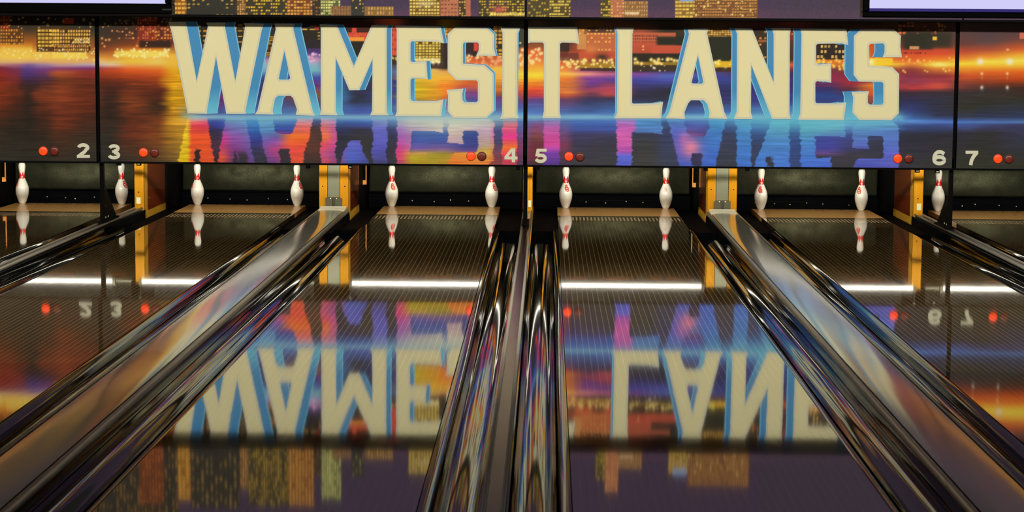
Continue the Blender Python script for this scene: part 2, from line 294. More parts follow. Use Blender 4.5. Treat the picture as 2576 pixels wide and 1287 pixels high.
# ------------------------------------------------------------------ the printed picture (image pixels, u right, v down)
COLS = [
 (0, [(50,(45,35,25)),(75,(70,55,35)),(100,(150,80,25)),(112,(215,120,30)),(130,(250,200,70)),(145,(255,230,110)),(155,(235,200,140)),(163,(190,130,130)),(170,(130,40,60)),(185,(150,40,35)),(220,(165,60,25)),(260,(140,55,20)),(300,(80,42,22)),(340,(62,48,34)),(415,(58,55,45))]),
 (40, [(50,(45,35,25)),(75,(70,55,35)),(112,(200,110,30)),(130,(250,200,70)),(145,(255,230,110)),(155,(235,200,140)),(163,(170,110,140)),(175,(120,45,80)),(195,(140,45,50)),(220,(130,50,25)),(260,(90,42,22)),(300,(60,40,24)),(340,(54,44,32)),(415,(56,53,43))]),
 (72, [(50,(42,32,22)),(75,(66,52,32)),(112,(150,80,25)),(130,(245,190,60)),(145,(255,230,110)),(155,(225,180,150)),(163,(130,100,170)),(175,(90,60,140)),(195,(75,45,100)),(215,(72,42,42)),(240,(66,40,26)),(300,(50,38,26)),(415,(52,50,40))]),
 (108, [(50,(40,30,20)),(75,(80,60,30)),(112,(150,90,25)),(130,(245,190,60)),(145,(255,230,110)),(155,(230,185,140)),(163,(160,130,180)),(175,(120,60,130)),(195,(85,48,80)),(215,(110,52,34)),(240,(150,65,30)),(270,(110,50,25)),(300,(80,42,24)),(340,(60,44,30)),(415,(55,52,40))]),
 (150, [(50,(40,30,20)),(75,(80,60,30)),(112,(190,120,30)),(140,(250,220,100)),(155,(240,190,120)),(165,(190,150,170)),(172,(140,60,110)),(182,(190,90,50)),(200,(130,60,25)),(240,(175,75,35)),(270,(140,60,30)),(310,(130,55,25)),(340,(90,50,30)),(415,(62,55,42))]),
 (225, [(50,(45,42,32)),(90,(62,56,42)),(112,(90,55,35)),(135,(170,90,40)),(148,(235,180,100)),(155,(235,190,130)),(163,(190,170,200)),(172,(130,50,110)),(180,(150,50,40)),(210,(120,50,25)),(260,(130,50,20)),(300,(85,42,22)),(340,(72,52,36)),(415,(55,54,46))]),
 (275, [(50,(50,48,38)),(100,(65,50,38)),(125,(110,50,30)),(145,(230,160,60)),(155,(240,210,120)),(163,(230,200,170)),(172,(200,80,60)),(180,(190,70,25)),(200,(120,45,20)),(240,(70,40,26)),(290,(58,40,28)),(340,(60,52,42)),(415,(52,54,48))]),
 (330, [(50,(55,48,36)),(90,(85,45,28)),(115,(170,70,25)),(130,(245,200,40)),(140,(255,225,70)),(155,(245,215,70)),(165,(240,160,80)),(175,(235,100,30)),(190,(190,70,20)),(220,(130,55,25)),(260,(150,70,30)),(300,(110,50,25)),(340,(125,55,30)),(380,(90,60,40)),(415,(68,60,48))]),
 (395, [(50,(60,40,28)),(100,(70,32,22)),(112,(150,60,25)),(128,(245,190,40)),(140,(255,240,120)),(158,(245,215,100)),(168,(235,150,60)),(178,(230,100,30)),(200,(180,70,20)),(230,(110,45,22)),(270,(75,45,25)),(300,(130,65,30)),(340,(150,75,30)),(380,(125,80,40)),(415,(90,70,45))]),
 (440, [(50,(60,45,30)),(110,(110,50,25)),(140,(250,200,70)),(165,(240,190,60)),(180,(235,170,20)),(250,(220,160,10)),(290,(200,140,30)),(330,(165,115,30)),(415,(110,90,45))]),
 (475, [(60,(42,38,30)),(165,(210,160,60)),(250,(200,150,30)),(290,(150,150,120)),(415,(120,90,45))]),
 (520, [(60,(42,38,30)),(150,(70,40,60)),(200,(110,40,110)),(250,(120,40,110)),(285,(70,80,150))]),
 (655, [(60,(45,40,30)),(130,(60,52,60)),(143,(120,90,130)),(152,(190,150,190)),(165,(150,190,210)),(180,(110,170,200)),(195,(60,70,130)),(230,(60,50,110)),(285,(60,90,160))]),
 (790, [(60,(40,36,30)),(120,(45,40,45)),(133,(90,70,140)),(150,(210,160,200)),(162,(150,180,210)),(177,(120,190,200)),(195,(70,80,170)),(215,(110,50,120)),(235,(160,80,40)),(265,(90,45,60)),(285,(80,120,180))]),
 (850, [(60,(60,40,30)),(150,(60,60,90)),(190,(70,80,160)),(235,(60,120,170)),(260,(60,90,160)),(285,(60,80,150))]),
 (905, [(60,(60,40,30)),(100,(50,45,38)),(150,(40,40,40)),(230,(50,50,80)),(255,(42,42,56)),(280,(60,60,160))]),
 (985, [(60,(230,100,60)),(130,(220,90,60)),(150,(120,60,50)),(160,(80,60,60)),(180,(90,110,160)),(200,(60,60,120)),(285,(60,80,160))]),
 (1040, [(60,(70,50,30)),(105,(150,120,50)),(150,(235,190,70)),(172,(240,215,130)),(200,(230,190,50)),(230,(220,190,30)),(252,(190,150,30)),(290,(160,200,200))]),
 (1090, [(60,(90,60,25)),(105,(120,90,40)),(150,(230,180,80)),(165,(60,40,40)),(176,(235,190,100)),(195,(245,190,60)),(215,(240,170,40)),(250,(220,150,30)),(260,(150,120,130)),(290,(160,200,200))]),
 (1122, [(60,(150,110,20)),(90,(180,120,50)),(110,(60,45,35)),(170,(60,42,36)),(180,(235,170,90)),(195,(250,190,60)),(215,(250,140,40)),(235,(245,120,40)),(252,(190,110,70)),(262,(150,120,140)),(280,(130,150,180))]),
 (1185, [(60,(60,45,35)),(105,(60,42,32)),(125,(120,50,35)),(150,(220,100,50)),(160,(240,120,60)),(200,(240,110,40)),(215,(200,90,60)),(235,(130,70,140)),(255,(80,80,160))]),
 (1252, [(60,(45,42,32)),(110,(90,55,35)),(140,(190,90,40)),(160,(230,120,70)),(172,(240,200,80)),(195,(250,180,60)),(215,(230,140,40)),(238,(170,90,60)),(246,(110,60,120)),(270,(90,70,150)),(290,(100,140,195))]),
 (1310, [(60,(60,62,50)),(110,(80,62,48)),(125,(190,80,40)),(150,(245,150,60)),(170,(245,170,70)),(188,(255,220,70)),(200,(250,180,40)),(225,(235,90,40)),(245,(150,70,90)),(265,(80,60,140)),(285,(90,140,200))]),
 (1345, [(60,(90,70,50)),(110,(120,70,45)),(130,(235,100,50)),(150,(245,130,60)),(175,(250,190,60)),(190,(255,230,60)),(205,(245,160,40)),(225,(230,80,50)),(242,(190,60,80)),(250,(100,60,130)),(285,(80,110,200))]),
 (1420, [(60,(60,50,38)),(110,(90,50,35)),(140,(170,70,40)),(160,(230,110,60)),(178,(245,150,70)),(185,(255,205,80)),(198,(240,130,50)),(215,(215,120,60)),(232,(225,130,60)),(242,(190,80,60)),(250,(110,60,90)),(270,(95,60,120)),(290,(70,110,190))]),
 (1480, [(60,(120,80,40)),(100,(200,115,60)),(130,(200,80,50)),(150,(190,90,50)),(165,(140,70,50)),(178,(170,80,140)),(186,(245,160,130)),(196,(150,70,160)),(210,(110,60,150)),(228,(160,70,90)),(242,(90,55,80)),(250,(55,50,85)),(280,(50,60,120)),(290,(70,120,200))]),
 (1530, [(60,(110,70,45)),(100,(190,80,50)),(150,(150,70,45)),(175,(80,45,60)),(186,(210,110,150)),(200,(90,60,150)),(215,(170,70,100)),(238,(190,75,80)),(248,(60,50,80)),(285,(60,90,170))]),
 (1610, [(60,(90,60,45)),(85,(190,90,65)),(125,(160,65,48)),(136,(55,45,35)),(160,(80,60,30)),(178,(60,45,50)),(186,(140,80,170)),(200,(70,75,170)),(215,(60,58,120)),(235,(48,45,65)),(270,(50,50,80)),(290,(60,110,190))]),
 (1680, [(60,(60,50,40)),(92,(48,44,34)),(108,(60,45,35)),(122,(180,75,52)),(138,(60,45,35)),(165,(50,50,30)),(178,(70,50,90)),(190,(90,110,200)),(205,(70,75,165)),(228,(48,46,62)),(270,(50,50,75)),(295,(60,110,190))]),
 (1800, [(60,(90,70,30)),(88,(110,75,30)),(100,(44,44,30)),(150,(45,45,32)),(158,(190,150,30)),(165,(190,150,40)),(175,(60,50,35)),(183,(80,70,130)),(196,(60,75,165)),(225,(50,50,95)),(260,(55,50,105)),(280,(60,80,160)),(295,(70,150,205))]),
 (1920, [(60,(90,45,45)),(100,(60,50,35)),(150,(60,40,35)),(165,(230,110,40)),(175,(80,40,60)),(220,(60,50,130)),(260,(60,60,140)),(295,(80,170,210))]),
 (1995, [(60,(130,55,45)),(110,(90,48,40)),(150,(70,45,35)),(163,(225,100,60)),(172,(150,60,60)),(182,(60,48,100)),(220,(55,50,120)),(260,(45,70,150)),(295,(90,190,215))]),
 (2080, [(60,(70,50,40)),(105,(55,42,36)),(140,(60,42,34)),(153,(230,130,50)),(164,(210,110,50)),(175,(110,50,70)),(190,(150,45,70)),(205,(130,48,85)),(220,(70,50,110)),(240,(40,72,145)),(258,(60,50,110)),(275,(60,80,150)),(300,(110,200,220))]),
 (2140, [(60,(70,50,40)),(150,(235,110,50)),(170,(150,70,50)),(190,(130,40,70)),(205,(170,45,60)),(225,(100,50,70)),(245,(50,70,140)),(270,(60,90,160)),(300,(110,200,220))]),
 (2200, [(60,(60,45,40)),(110,(230,90,40)),(150,(250,180,50)),(163,(255,230,60)),(172,(220,110,50)),(200,(110,50,60)),(215,(240,140,50)),(235,(225,90,40)),(262,(130,60,60)),(300,(110,200,220))]),
 (2250, [(65,(100,60,40)),(90,(60,50,35)),(128,(160,70,45)),(150,(240,120,45)),(162,(250,200,60)),(175,(160,70,55)),(215,(160,60,70)),(235,(60,42,60)),(265,(48,55,100)),(300,(100,185,215)),(318,(70,110,180)),(340,(50,50,80)),(415,(55,55,66))]),
 (2290, [(65,(110,60,40)),(90,(60,50,35)),(118,(60,45,32)),(128,(215,75,45)),(150,(240,105,45)),(160,(245,150,60)),(175,(150,60,55)),(190,(140,50,70)),(205,(150,60,90)),(222,(190,60,60)),(233,(60,42,55)),(255,(48,50,90)),(280,(55,70,135)),(300,(70,120,200)),(306,(90,140,210)),(315,(58,80,150)),(340,(48,46,62)),(415,(55,55,62))]),
 (2360, [(70,(90,60,50)),(95,(64,52,38)),(118,(110,60,40)),(126,(210,80,48)),(135,(228,82,45)),(152,(250,150,40)),(163,(255,230,60)),(170,(240,150,50)),(190,(150,55,55)),(205,(170,60,80)),(220,(190,70,70)),(232,(60,45,55)),(250,(50,50,70)),(290,(48,50,75)),(305,(80,120,210)),(315,(60,75,140)),(340,(45,45,55)),(415,(58,56,55))]),
 (2430, [(70,(90,70,70)),(110,(110,65,60)),(130,(200,80,50)),(150,(248,160,50)),(160,(255,230,60)),(170,(250,170,40)),(190,(220,90,40)),(215,(120,60,50)),(235,(55,48,50)),(270,(52,52,42)),(295,(55,60,85)),(305,(70,110,190)),(318,(70,85,150)),(335,(50,48,60)),(415,(55,55,42))]),
 (2480, [(70,(85,65,68)),(105,(95,70,70)),(125,(180,80,55)),(142,(250,150,45)),(155,(255,235,80)),(165,(255,200,50)),(182,(235,105,35)),(205,(160,65,35)),(225,(62,48,44)),(260,(50,50,42)),(295,(50,58,90)),(305,(75,110,180)),(318,(65,70,120)),(335,(50,48,50)),(415,(54,54,44))]),
 (2576, [(70,(80,62,66)),(100,(120,70,60)),(122,(220,95,45)),(138,(250,180,50)),(152,(255,235,90)),(162,(255,215,60)),(180,(240,110,30)),(200,(190,70,20)),(220,(70,40,30)),(250,(50,50,42)),(295,(50,60,100)),(305,(80,120,180)),(315,(60,60,100)),(415,(52,52,42))]),
]
# mirrored letters in the printed water: u0, u1, stops, extra slant (du per 100 v)
MIR_IN = [   # colour of the mirrored letters, by u
 (430, [(300,(240,200,80)),(330,(240,210,40)),(415,(235,200,20))]),
 (470, [(300,(240,180,80)),(330,(240,200,40)),(415,(236,196,24))]),
 (484, [(297,(230,170,150)),(315,(235,70,80)),(345,(245,90,40)),(415,(235,90,45))]),
 (520, [(297,(220,140,150)),(315,(225,60,100)),(345,(245,90,40)),(415,(240,90,45))]),
 (556, [(297,(110,170,205)),(318,(120,100,180)),(345,(205,60,150)),(375,(210,70,110)),(398,(235,90,60)),(415,(190,80,70))]),
 (590, [(297,(110,170,205)),(320,(110,120,190)),(345,(150,90,180)),(380,(130,60,130)),(415,(110,60,110))]),
 (650, [(297,(110,180,210)),(330,(90,140,200)),(360,(100,100,180)),(415,(100,70,140))]),
 (690, [(297,(110,180,210)),(330,(90,140,200)),(350,(130,90,180)),(375,(180,70,140)),(415,(110,70,140))]),
 (735, [(297,(200,170,190)),(320,(235,110,110)),(345,(250,120,40)),(375,(240,80,70)),(415,(230,90,60))]),
 (780, [(297,(200,170,190)),(320,(235,110,110)),(345,(250,110,50)),(375,(240,80,60)),(415,(230,90,60))]),
 (815, [(297,(205,170,200)),(320,(220,110,120)),(345,(245,120,70)),(365,(230,80,110)),(390,(200,90,140)),(415,(200,80,90))]),
 (843, [(297,(180,160,200)),(320,(190,100,150)),(365,(210,80,150)),(390,(170,80,150)),(415,(150,70,110))]),
 (880, [(297,(70,120,200)),(345,(80,80,160)),(358,(100,104,205)),(400,(84,104,208)),(415,(70,90,170))]),
 (950, [(297,(120,150,205)),(325,(104,108,204)),(375,(92,92,196)),(415,(70,70,120))]),
 (978, [(297,(120,150,205)),(325,(104,108,204)),(375,(92,92,196)),(415,(70,70,120))]),
 (1000,[(297,(170,190,205)),(325,(160,120,195)),(350,(175,95,185)),(375,(225,70,150)),(395,(235,70,130)),(415,(190,80,120))]),
 (1040,[(297,(205,215,200)),(325,(180,160,190)),(345,(170,120,180)),(372,(190,110,170)),(383,(235,150,90)),(395,(180,170,40)),(415,(190,150,40))]),
 (1110,[(297,(212,218,200)),(338,(205,190,188)),(362,(170,140,170)),(380,(190,160,80)),(415,(200,150,40))]),
 (1140,[(297,(212,220,200)),(340,(212,188,182)),(362,(190,160,180)),(376,(150,110,160)),(385,(240,150,60)),(415,(245,130,50))]),
 (1225,[(297,(200,212,200)),(330,(200,168,195)),(365,(190,165,150)),(382,(215,180,70)),(415,(240,130,60))]),
 (1262,[(297,(150,170,195)),(315,(225,110,130)),(345,(240,60,150)),(370,(245,120,50)),(390,(240,70,90)),(415,(200,70,90))]),
 (1304,[(297,(150,170,195)),(315,(225,110,130)),(345,(240,60,150)),(370,(245,120,50)),(390,(240,70,90)),(415,(200,70,90))]),
 (1364,[(297,(130,150,205)),(320,(190,100,180)),(345,(210,80,160)),(365,(225,80,170)),(385,(130,70,180)),(415,(90,60,150))]),
 (1412,[(297,(130,150,205)),(320,(190,100,180)),(345,(210,80,160)),(365,(225,80,170)),(385,(130,70,180)),(415,(90,60,150))]),
 (1548,[(297,(150,130,200)),(320,(200,100,190)),(350,(220,100,180)),(380,(190,90,190)),(392,(100,110,225)),(415,(90,100,210))]),
 (1592,[(297,(150,130,200)),(320,(200,100,190)),(350,(220,100,180)),(380,(190,90,190)),(392,(100,110,225)),(415,(90,100,210))]),
 (1605,[(297,(80,150,212)),(325,(84,130,196)),(340,(80,110,180)),(415,(70,90,170))]),
 (1668,[(297,(80,150,212)),(325,(84,130,196)),(340,(80,110,180)),(415,(70,90,170))]),
 (1700,[(297,(90,150,210)),(320,(84,110,196)),(345,(96,100,196)),(380,(110,100,200)),(415,(75,100,205))]),
 (1800,[(297,(75,160,215)),(330,(70,130,205)),(415,(70,110,215))]),
 (1870,[(297,(80,170,215)),(330,(75,140,205)),(415,(70,120,215))]),
 (1960,[(297,(95,195,218)),(330,(90,160,205)),(360,(80,140,212)),(415,(80,130,225))]),
 (2030,[(297,(110,200,220)),(330,(90,165,200)),(360,(80,145,220)),(415,(76,120,225))]),
 (2090,[(297,(110,200,220)),(325,(100,170,200)),(345,(90,130,205)),(415,(80,115,225))]),
 (2160,[(297,(110,200,220)),(330,(90,140,205)),(370,(94,112,205)),(415,(90,100,210))]),
 (2262,[(297,(110,195,218)),(330,(90,130,205)),(380,(96,115,218)),(415,(100,105,212))])]
MIR_OUT = [  # colour of the water between the mirrored letters
 (430, [(297,(225,170,40)),(330,(180,125,35)),(415,(110,82,45))]),
 (462, [(297,(225,170,60)),(330,(190,140,35)),(415,(140,110,45))]),
 (500, [(297,(90,100,170)),(320,(60,46,60)),(415,(46,40,40))]),
 (545, [(297,(60,90,180)),(318,(56,60,150)),(332,(54,46,70)),(370,(80,50,70)),(415,(46,40,42))]),
 (600, [(297,(80,150,205)),(325,(80,110,190)),(345,(110,70,170)),(372,(110,60,120)),(388,(56,54,66)),(415,(54,52,60))]),
 (645, [(297,(80,160,210)),(330,(50,100,180)),(355,(50,60,140)),(380,(56,58,90)),(415,(58,58,66))]),
 (700, [(297,(100,160,205)),(325,(50,80,170)),(342,(190,60,140)),(362,(220,60,130)),(375,(140,60,120)),(385,(64,54,66)),(415,(60,54,64))]),
 (735, [(297,(90,150,205)),(325,(60,80,170)),(345,(150,60,140)),(375,(64,54,66)),(415,(60,52,60))]),
 (790, [(297,(70,90,160)),(325,(80,55,50)),(370,(96,58,45)),(415,(62,46,46))]),
 (852, [(297,(70,120,190)),(325,(50,55,100)),(345,(46,46,62)),(415,(60,58,80))]),
 (905, [(297,(70,120,200)),(315,(60,80,160)),(325,(52,50,70)),(350,(56,56,56)),(415,(56,56,60))]),
 (985, [(297,(70,130,200)),(325,(60,66,120)),(350,(54,54,72)),(415,(60,58,68))]),
 (1050,[(297,(180,205,200)),(320,(110,130,180)),(330,(75,110,175)),(355,(70,90,170)),(374,(120,95,175)),(383,(190,150,100)),(395,(172,166,44)),(415,(180,160,44))]),
 (1110,[(297,(190,210,200)),(325,(120,140,185)),(335,(75,110,175)),(355,(70,90,170)),(374,(130,100,160)),(388,(180,160,50)),(415,(190,155,44))]),
 (1185,[(297,(190,210,200)),(325,(80,100,160)),(335,(62,84,155)),(368,(66,70,145)),(380,(110,80,150)),(390,(245,150,50)),(415,(250,120,50))]),
 (1250,[(297,(120,170,200)),(325,(74,84,140)),(355,(74,72,110)),(385,(120,70,90)),(415,(150,70,70))]),
 (1316,[(297,(80,120,195)),(340,(110,80,140)),(370,(130,60,100)),(415,(90,60,90))]),
 (1345,[(297,(90,130,200)),(315,(140,80,140)),(345,(130,70,70)),(365,(110,50,60)),(395,(120,50,60)),(415,(70,50,60))]),
 (1420,[(297,(80,120,190)),(330,(110,80,140)),(365,(130,60,90)),(385,(100,60,80)),(415,(70,60,80))]),
 (1450,[(297,(70,120,200)),(325,(70,90,170)),(338,(66,62,105)),(365,(62,58,80)),(415,(64,62,70))]),
 (1535,[(297,(70,120,200)),(325,(70,90,175)),(338,(64,62,100)),(365,(60,60,72)),(415,(64,64,68))]),
 (1630,[(297,(70,140,210)),(325,(74,110,180)),(336,(62,66,90)),(360,(60,62,64)),(415,(66,66,66))]),
 (1680,[(297,(70,110,190)),(325,(56,64,100)),(350,(58,64,100)),(415,(64,70,90))]),
 (1750,[(297,(80,130,205)),(318,(80,90,180)),(332,(90,74,145)),(345,(110,80,150)),(375,(90,70,120)),(388,(58,58,92)),(415,(60,62,100))]),
 (1830,[(297,(70,140,200)),(320,(60,80,140)),(340,(58,66,100)),(415,(62,64,76))]),
 (1905,[(297,(80,170,215)),(325,(60,100,170)),(360,(56,70,110)),(415,(60,66,90))]),
 (1998,[(297,(80,180,215)),(325,(64,110,170)),(360,(56,80,140)),(415,(60,78,130))]),
 (2075,[(297,(110,200,220)),(325,(90,150,195)),(340,(62,78,155)),(372,(72,72,170)),(386,(110,80,150)),(395,(60,58,72)),(415,(62,62,74))]),
 (2150,[(297,(110,200,220)),(325,(80,120,190)),(345,(66,74,140)),(376,(66,66,110)),(386,(62,60,74)),(415,(64,62,70))]),
 (2205,[(297,(110,200,220)),(325,(86,130,200)),(342,(60,66,110)),(360,(58,60,80)),(415,(60,58,72))]),
 (2280,[(297,(70,120,200)),(306,(90,140,210)),(315,(58,80,150)),(340,(48,46,62)),(415,(55,55,62))])]
def field(table, U, V):
    us = np.array([c[0] for c in table], float); Uc = np.clip(U, us[0], us[-1]-.01)
    st = np.stack([stops_eval(c[1], V) for c in table], 0)
    idx = np.clip(np.searchsorted(us, Uc, side='right')-1, 0, len(us)-2)
    t = (Uc-us[idx])/(us[idx+1]-us[idx]); t = (t*t*(3-2*t))[..., None]; ii = np.indices(U.shape)
    return st[idx, ii[0], ii[1]]*(1-t)+st[idx+1, ii[0], ii[1]]*t
def inside(pl, U, V):
    r = np.zeros(U.shape, bool); n = len(pl)
    for i in range(n):
        (x0, y0), (x1, y1) = pl[i], pl[(i+1) % n]
        if y0 == y1: continue
        r ^= ((y0 > V) != (y1 > V)) & (U < (x1-x0)*(V-y0)/(y1-y0)+x0)
    return r
def stops_eval(stops, v):
    ys = [s[0] for s in stops]; cs = np.array([s[1] for s in stops], float)
    return np.stack([np.interp(v, ys, cs[:, k]) for k in range(3)], -1)

class Art:
    def __init__(s, U, V): s.U, s.V = U, V; s.C = np.zeros(U.shape+(3,))
    def put(s, a, col): s.C += a[..., None]*(np.asarray(col, float)-s.C)
    def R(s, u0, v0, u1, v1, col, fu=1.5, fv=1.5, a=1.0):
        m = sst(u0-fu/2, u0+fu/2, s.U)*(1-sst(u1-fu/2, u1+fu/2, s.U))*sst(v0-fv/2, v0+fv/2, s.V)*(1-sst(v1-fv/2, v1+fv/2, s.V))
        s.put(m*a, col)
    def G(s, u, v, ru, rv, col, a=1.0):
        s.put(np.clip(a*np.exp(-((s.U-u)/ru)**2-((s.V-v)/rv)**2), 0, 1), col)
    def bld(s, u0, v0, u1, v1, base, win, du, dv, ww, wh, dens, seed, soft=0.8, ba=1.0):
        if base is not None: s.R(u0, v0, u1, v1, base, 2, 2, ba)
        iu = np.floor((s.U-u0)/du); iv = np.floor((s.V-v0)/dv)
        fu = (s.U-u0)-iu*du-du/2; fv = (s.V-v0)-iv*dv-dv/2
        m = (1-sst(ww/2-soft, ww/2+soft, np.abs(fu)))*(1-sst(wh/2-soft, wh/2+soft, np.abs(fv)))
        h = hash2(iu, iv, seed); h2 = hash2(iu, iv, seed+7)
        m = m*(h < dens)*(0.65+0.35*h2)
        m = m*((s.U > u0+1) & (s.U < u1-1) & (s.V > v0+1) & (s.V < v1-1))
        s.put(m, win)
    def dots(s, u0, v0, u1, v1, n, col, r, seed, a=1.0):
        rg = random.Random(seed)
        for _ in range(n):
            u = rg.uniform(u0, u1); v = rg.uniform(v0, v1); k = rg.uniform(.6, 1.3)
            w = (np.abs(s.U-u) < 4*r) & (np.abs(s.V-v) < 4*r)
            if not w.any(): continue
            m = np.zeros(s.U.shape); m[w] = np.clip(1.3*a*np.exp(-((s.U[w]-u)**2+(s.V[w]-v)**2)/(r*k)**2), 0, 1)
            s.put(m, col)

def paint_lower(U, V):
    A = Art(U, V)
    us = np.array([c[0] for c in COLS], float)
    # smooth blend of neighbouring vertical gradients
    wob = (vnoise(U/45, V/9, 3)-0.5)*26*sst(170, 200, V)+(vnoise(U/30, V/14, 4)-.5)*8
    Ud = np.clip(U+wob, 0, 2575.9)
    ev = [stops_eval(c[1], V) for c in COLS]
    idx = np.clip(np.searchsorted(us, Ud, side='right')-1, 0, len(us)-2)
    t = (Ud-us[idx])/(us[idx+1]-us[idx]); t = t*t*(3-2*t)
    stack = np.stack(ev, 0)
    ii = np.indices(U.shape)
    A.C = stack[idx, ii[0], ii[1]]*(1-t[..., None])+stack[idx+1, ii[0], ii[1]]*t[..., None]
    A.C *= (1-.15*sst(180, 215, V)*(1-sst(395, 440, U)))[..., None]
    # --- mirrored lettering in the water
    wavy = (vnoise(U/400, V/3.2, 11)-.5)*7+(vnoise(U/300, V/9, 12)-.5)*5
    k = sst(298, 312, V)
    sel = (V > 288) & (U > 380) & (U < 2300)
    if sel.any():
        jj, ii_ = np.where(sel); sl_ = (slice(jj.min(), jj.max()+1), slice(ii_.min(), ii_.max()+1))
        u_, v_ = U[sl_], V[sl_]; wv_ = wavy[sl_]*k[sl_]*.75
        cov = np.zeros(u_.shape)
        axis = 286.5+(u_-470)*15.5/1730
        for du in (-1.0, 0.0, 1.0):
            uu = u_+wv_+du; vv = 2*axis-v_
            hit = np.zeros(u_.shape, bool)
            for key, (outer, hole) in LET.items():
                h = inside(outer, uu, vv)
                if hole: h &= ~inside(hole, uu, vv)
                hit |= h
            cov += hit/3.0
        cin = field(MIR_IN, u_+wv_, v_); cout = field(MIR_OUT, u_+wv_, v_)
        mixc = cout*(1-cov[..., None])+cin*cov[..., None]
        a_ = (sst(290, 300, v_)*sst(395, 450, u_)*(1-sst(2259, 2268, u_)))[..., None]
        A.C[sl_] = A.C[sl_]*(1-a_)+mixc*a_
    def dark_in_water(u0, v0, u1, v1, col, fu=3, fv=5):
        UU = A.U; A.U = UU+wavy; A.R(u0, v0, u1, v1, col, fu, fv); A.U = UU
    dark_in_water(490, 376, 503, 416, (50, 40, 40)); dark_in_water(704, 374, 730, 412, (58, 50, 60)); dark_in_water(600, 384, 622, 416, (58, 52, 62), 10, 20)
    A.G(1738, 372, 22, 24, (250, 140, 165), .9); A.G(1722, 348, 14, 16, (225, 120, 190), .6)
    dark_in_water(1740, 385, 1764, 416, (58, 58, 92)); dark_in_water(1928, 394, 1942, 418, (60, 60, 76))
    # streaks of moving water
    stx = vnoise(U/70, V/2.6, 21)*.6+vnoise(U/28, V/1.7, 22)*.4
    wt = sst(176, 210, V)
    A.C *= (1+wt*0.55*(stx-.5)*np.where(U < 470, .95, .5))[..., None]
    # --- cyan glow where the letters meet the water
    gl = np.exp(-((V-294)/7.0)**2)*sst(440, 500, U)*(1-sst(2230, 2300, U))
    A.put(np.clip(gl*.8, 0, 1), (150, 205, 218))
    gl2 = np.exp(-((V-302)/18.0)**2)*np.exp(-((U-1120)/120)**2)
    A.put(np.clip(gl2*.7, 0, 1), (205, 216, 196))
    gl3 = np.exp(-((V-305)/22.0)**2)*np.exp(-((U-2020)/190)**2)
    A.put(np.clip(gl3*.6, 0, 1), (110, 200, 218))
    gl4 = np.exp(-((V-278)/22.0)**2)*sst(500, 620, U)*(1-sst(2150, 2260, U))
    A.put(np.clip(gl4*.35, 0, 1), (90, 150, 215))
    A.put(np.exp(-((V-308)/2.2)**2)*sst(2240, 2300, U)*.6, (96, 140, 214))
    # --- town: left
    A.R(-10, 92, 238, 152, (236, 132, 36), 10, 44, .45); A.R(262, 100, 430, 150, (236, 120, 36), 40, 36, .4)
    A.G(50, 138, 60, 12, (255, 222, 100), .7); A.G(175, 138, 60, 12, (255, 224, 100), .7)
    A.bld(0, 72, 60, 112, (96, 60, 28), (250, 160, 50), 6.5, 8.5, 4.2, 4.6, .8, 1)
    A.R(0, 28, 25, 74, (120, 46, 22), 3, 3, .9); A.bld(0, 28, 25, 74, None, (240, 120, 50), 7, 9, 4, 5, .7, 2)
    A.R(0, 110, 82, 145, (250, 190, 60), 6, 16, .5)
    A.R(92, 72, 228, 130, (70, 40, 22), 2, 3, .85)
    A.bld(94, 72, 150, 118, None, (255, 206, 70), 9.5, 9.6, 8, 6.4, .95, 3)
    A.bld(130, 74, 228, 118, None, (255, 200, 84), 6.6, 8.8, 4.6, 5.8, .95, 4)
    A.bld(180, 96, 228, 110, None, (255, 226, 150), 6.6, 7.5, 5, 5.5, .95, 5)
    A.bld(135, 112, 225, 132, (90, 48, 22), (250, 190, 80), 5.2, 8.8, 3.4, 5.5, .92, 6, ba=.6)
    A.R(130, 131, 218, 147, (255, 222, 90), 4, 6, .85); A.R(84, 131, 126, 146, (255, 214, 90), 4, 6, .7)
    A.R(0, 120, 80, 146, (255, 218, 90), 6, 10, .65)
    A.R(158, 46, 186, 60, (190, 70, 40), 2, 2, .9)
    A.dots(0, 44, 240, 72, 26, (240, 190, 120), 2.2, 8, .8); A.dots(0, 36, 240, 46, 16, (220, 150, 90), 1.6, 9, .6)
    A.dots(0, 120, 240, 152, 60, (255, 240, 170), 2.0, 10, .8)
    # left, second panel
    A.R(345, 38, 395, 104, (150, 50, 28), 3, 3, .8); A.bld(345, 40, 395, 104, None, (240, 130, 60), 6, 7.4, 3.4, 4.6, .55, 12)
    A.bld(395, 60, 432, 104, (120, 48, 26), (245, 150, 60), 8, 8, 5, 5, .5, 13, ba=.7)
    A.bld(295, 60, 345, 100, None, (240, 150, 80), 9, 8, 6, 3.5, .35, 14)
    A.R(350, 102, 430, 120, (44, 28, 18), 10, 8, .9); A.R(262, 70, 344, 118, (70, 44, 32), 16, 20, .5)
    A.dots(250, 40, 430, 62, 24, (235, 180, 110), 2.0, 15, .7); A.dots(255, 60, 430, 118, 26, (250, 170, 90), 2.4, 16, .85)
    A.R(288, 128, 424, 143, (255, 232, 100), 8, 7, .8); A.dots(285, 122, 425, 145, 46, (255, 246, 170), 2.6, 17, .8)
    # between the letters
    A.bld(472, 60, 540, 200, (44, 38, 30), (250, 170, 60), 18, 12, 12, 4.5, .55, 21)
    A.bld(555, 60, 640, 150, (46, 40, 30), (245, 180, 60), 14, 7, 11, 2.8, .5, 22)
    A.bld(660, 86, 700, 142, (50, 42, 34), (240, 170, 50), 5, 4.4, 9, 2.6, .8, 23)
    A.bld(756, 62, 806, 100, (44, 40, 30), (250, 190, 80), 20, 8, 14, 3, .5, 24); A.R(792, 64, 802, 76, (215, 70, 50), 2, 2, .8)
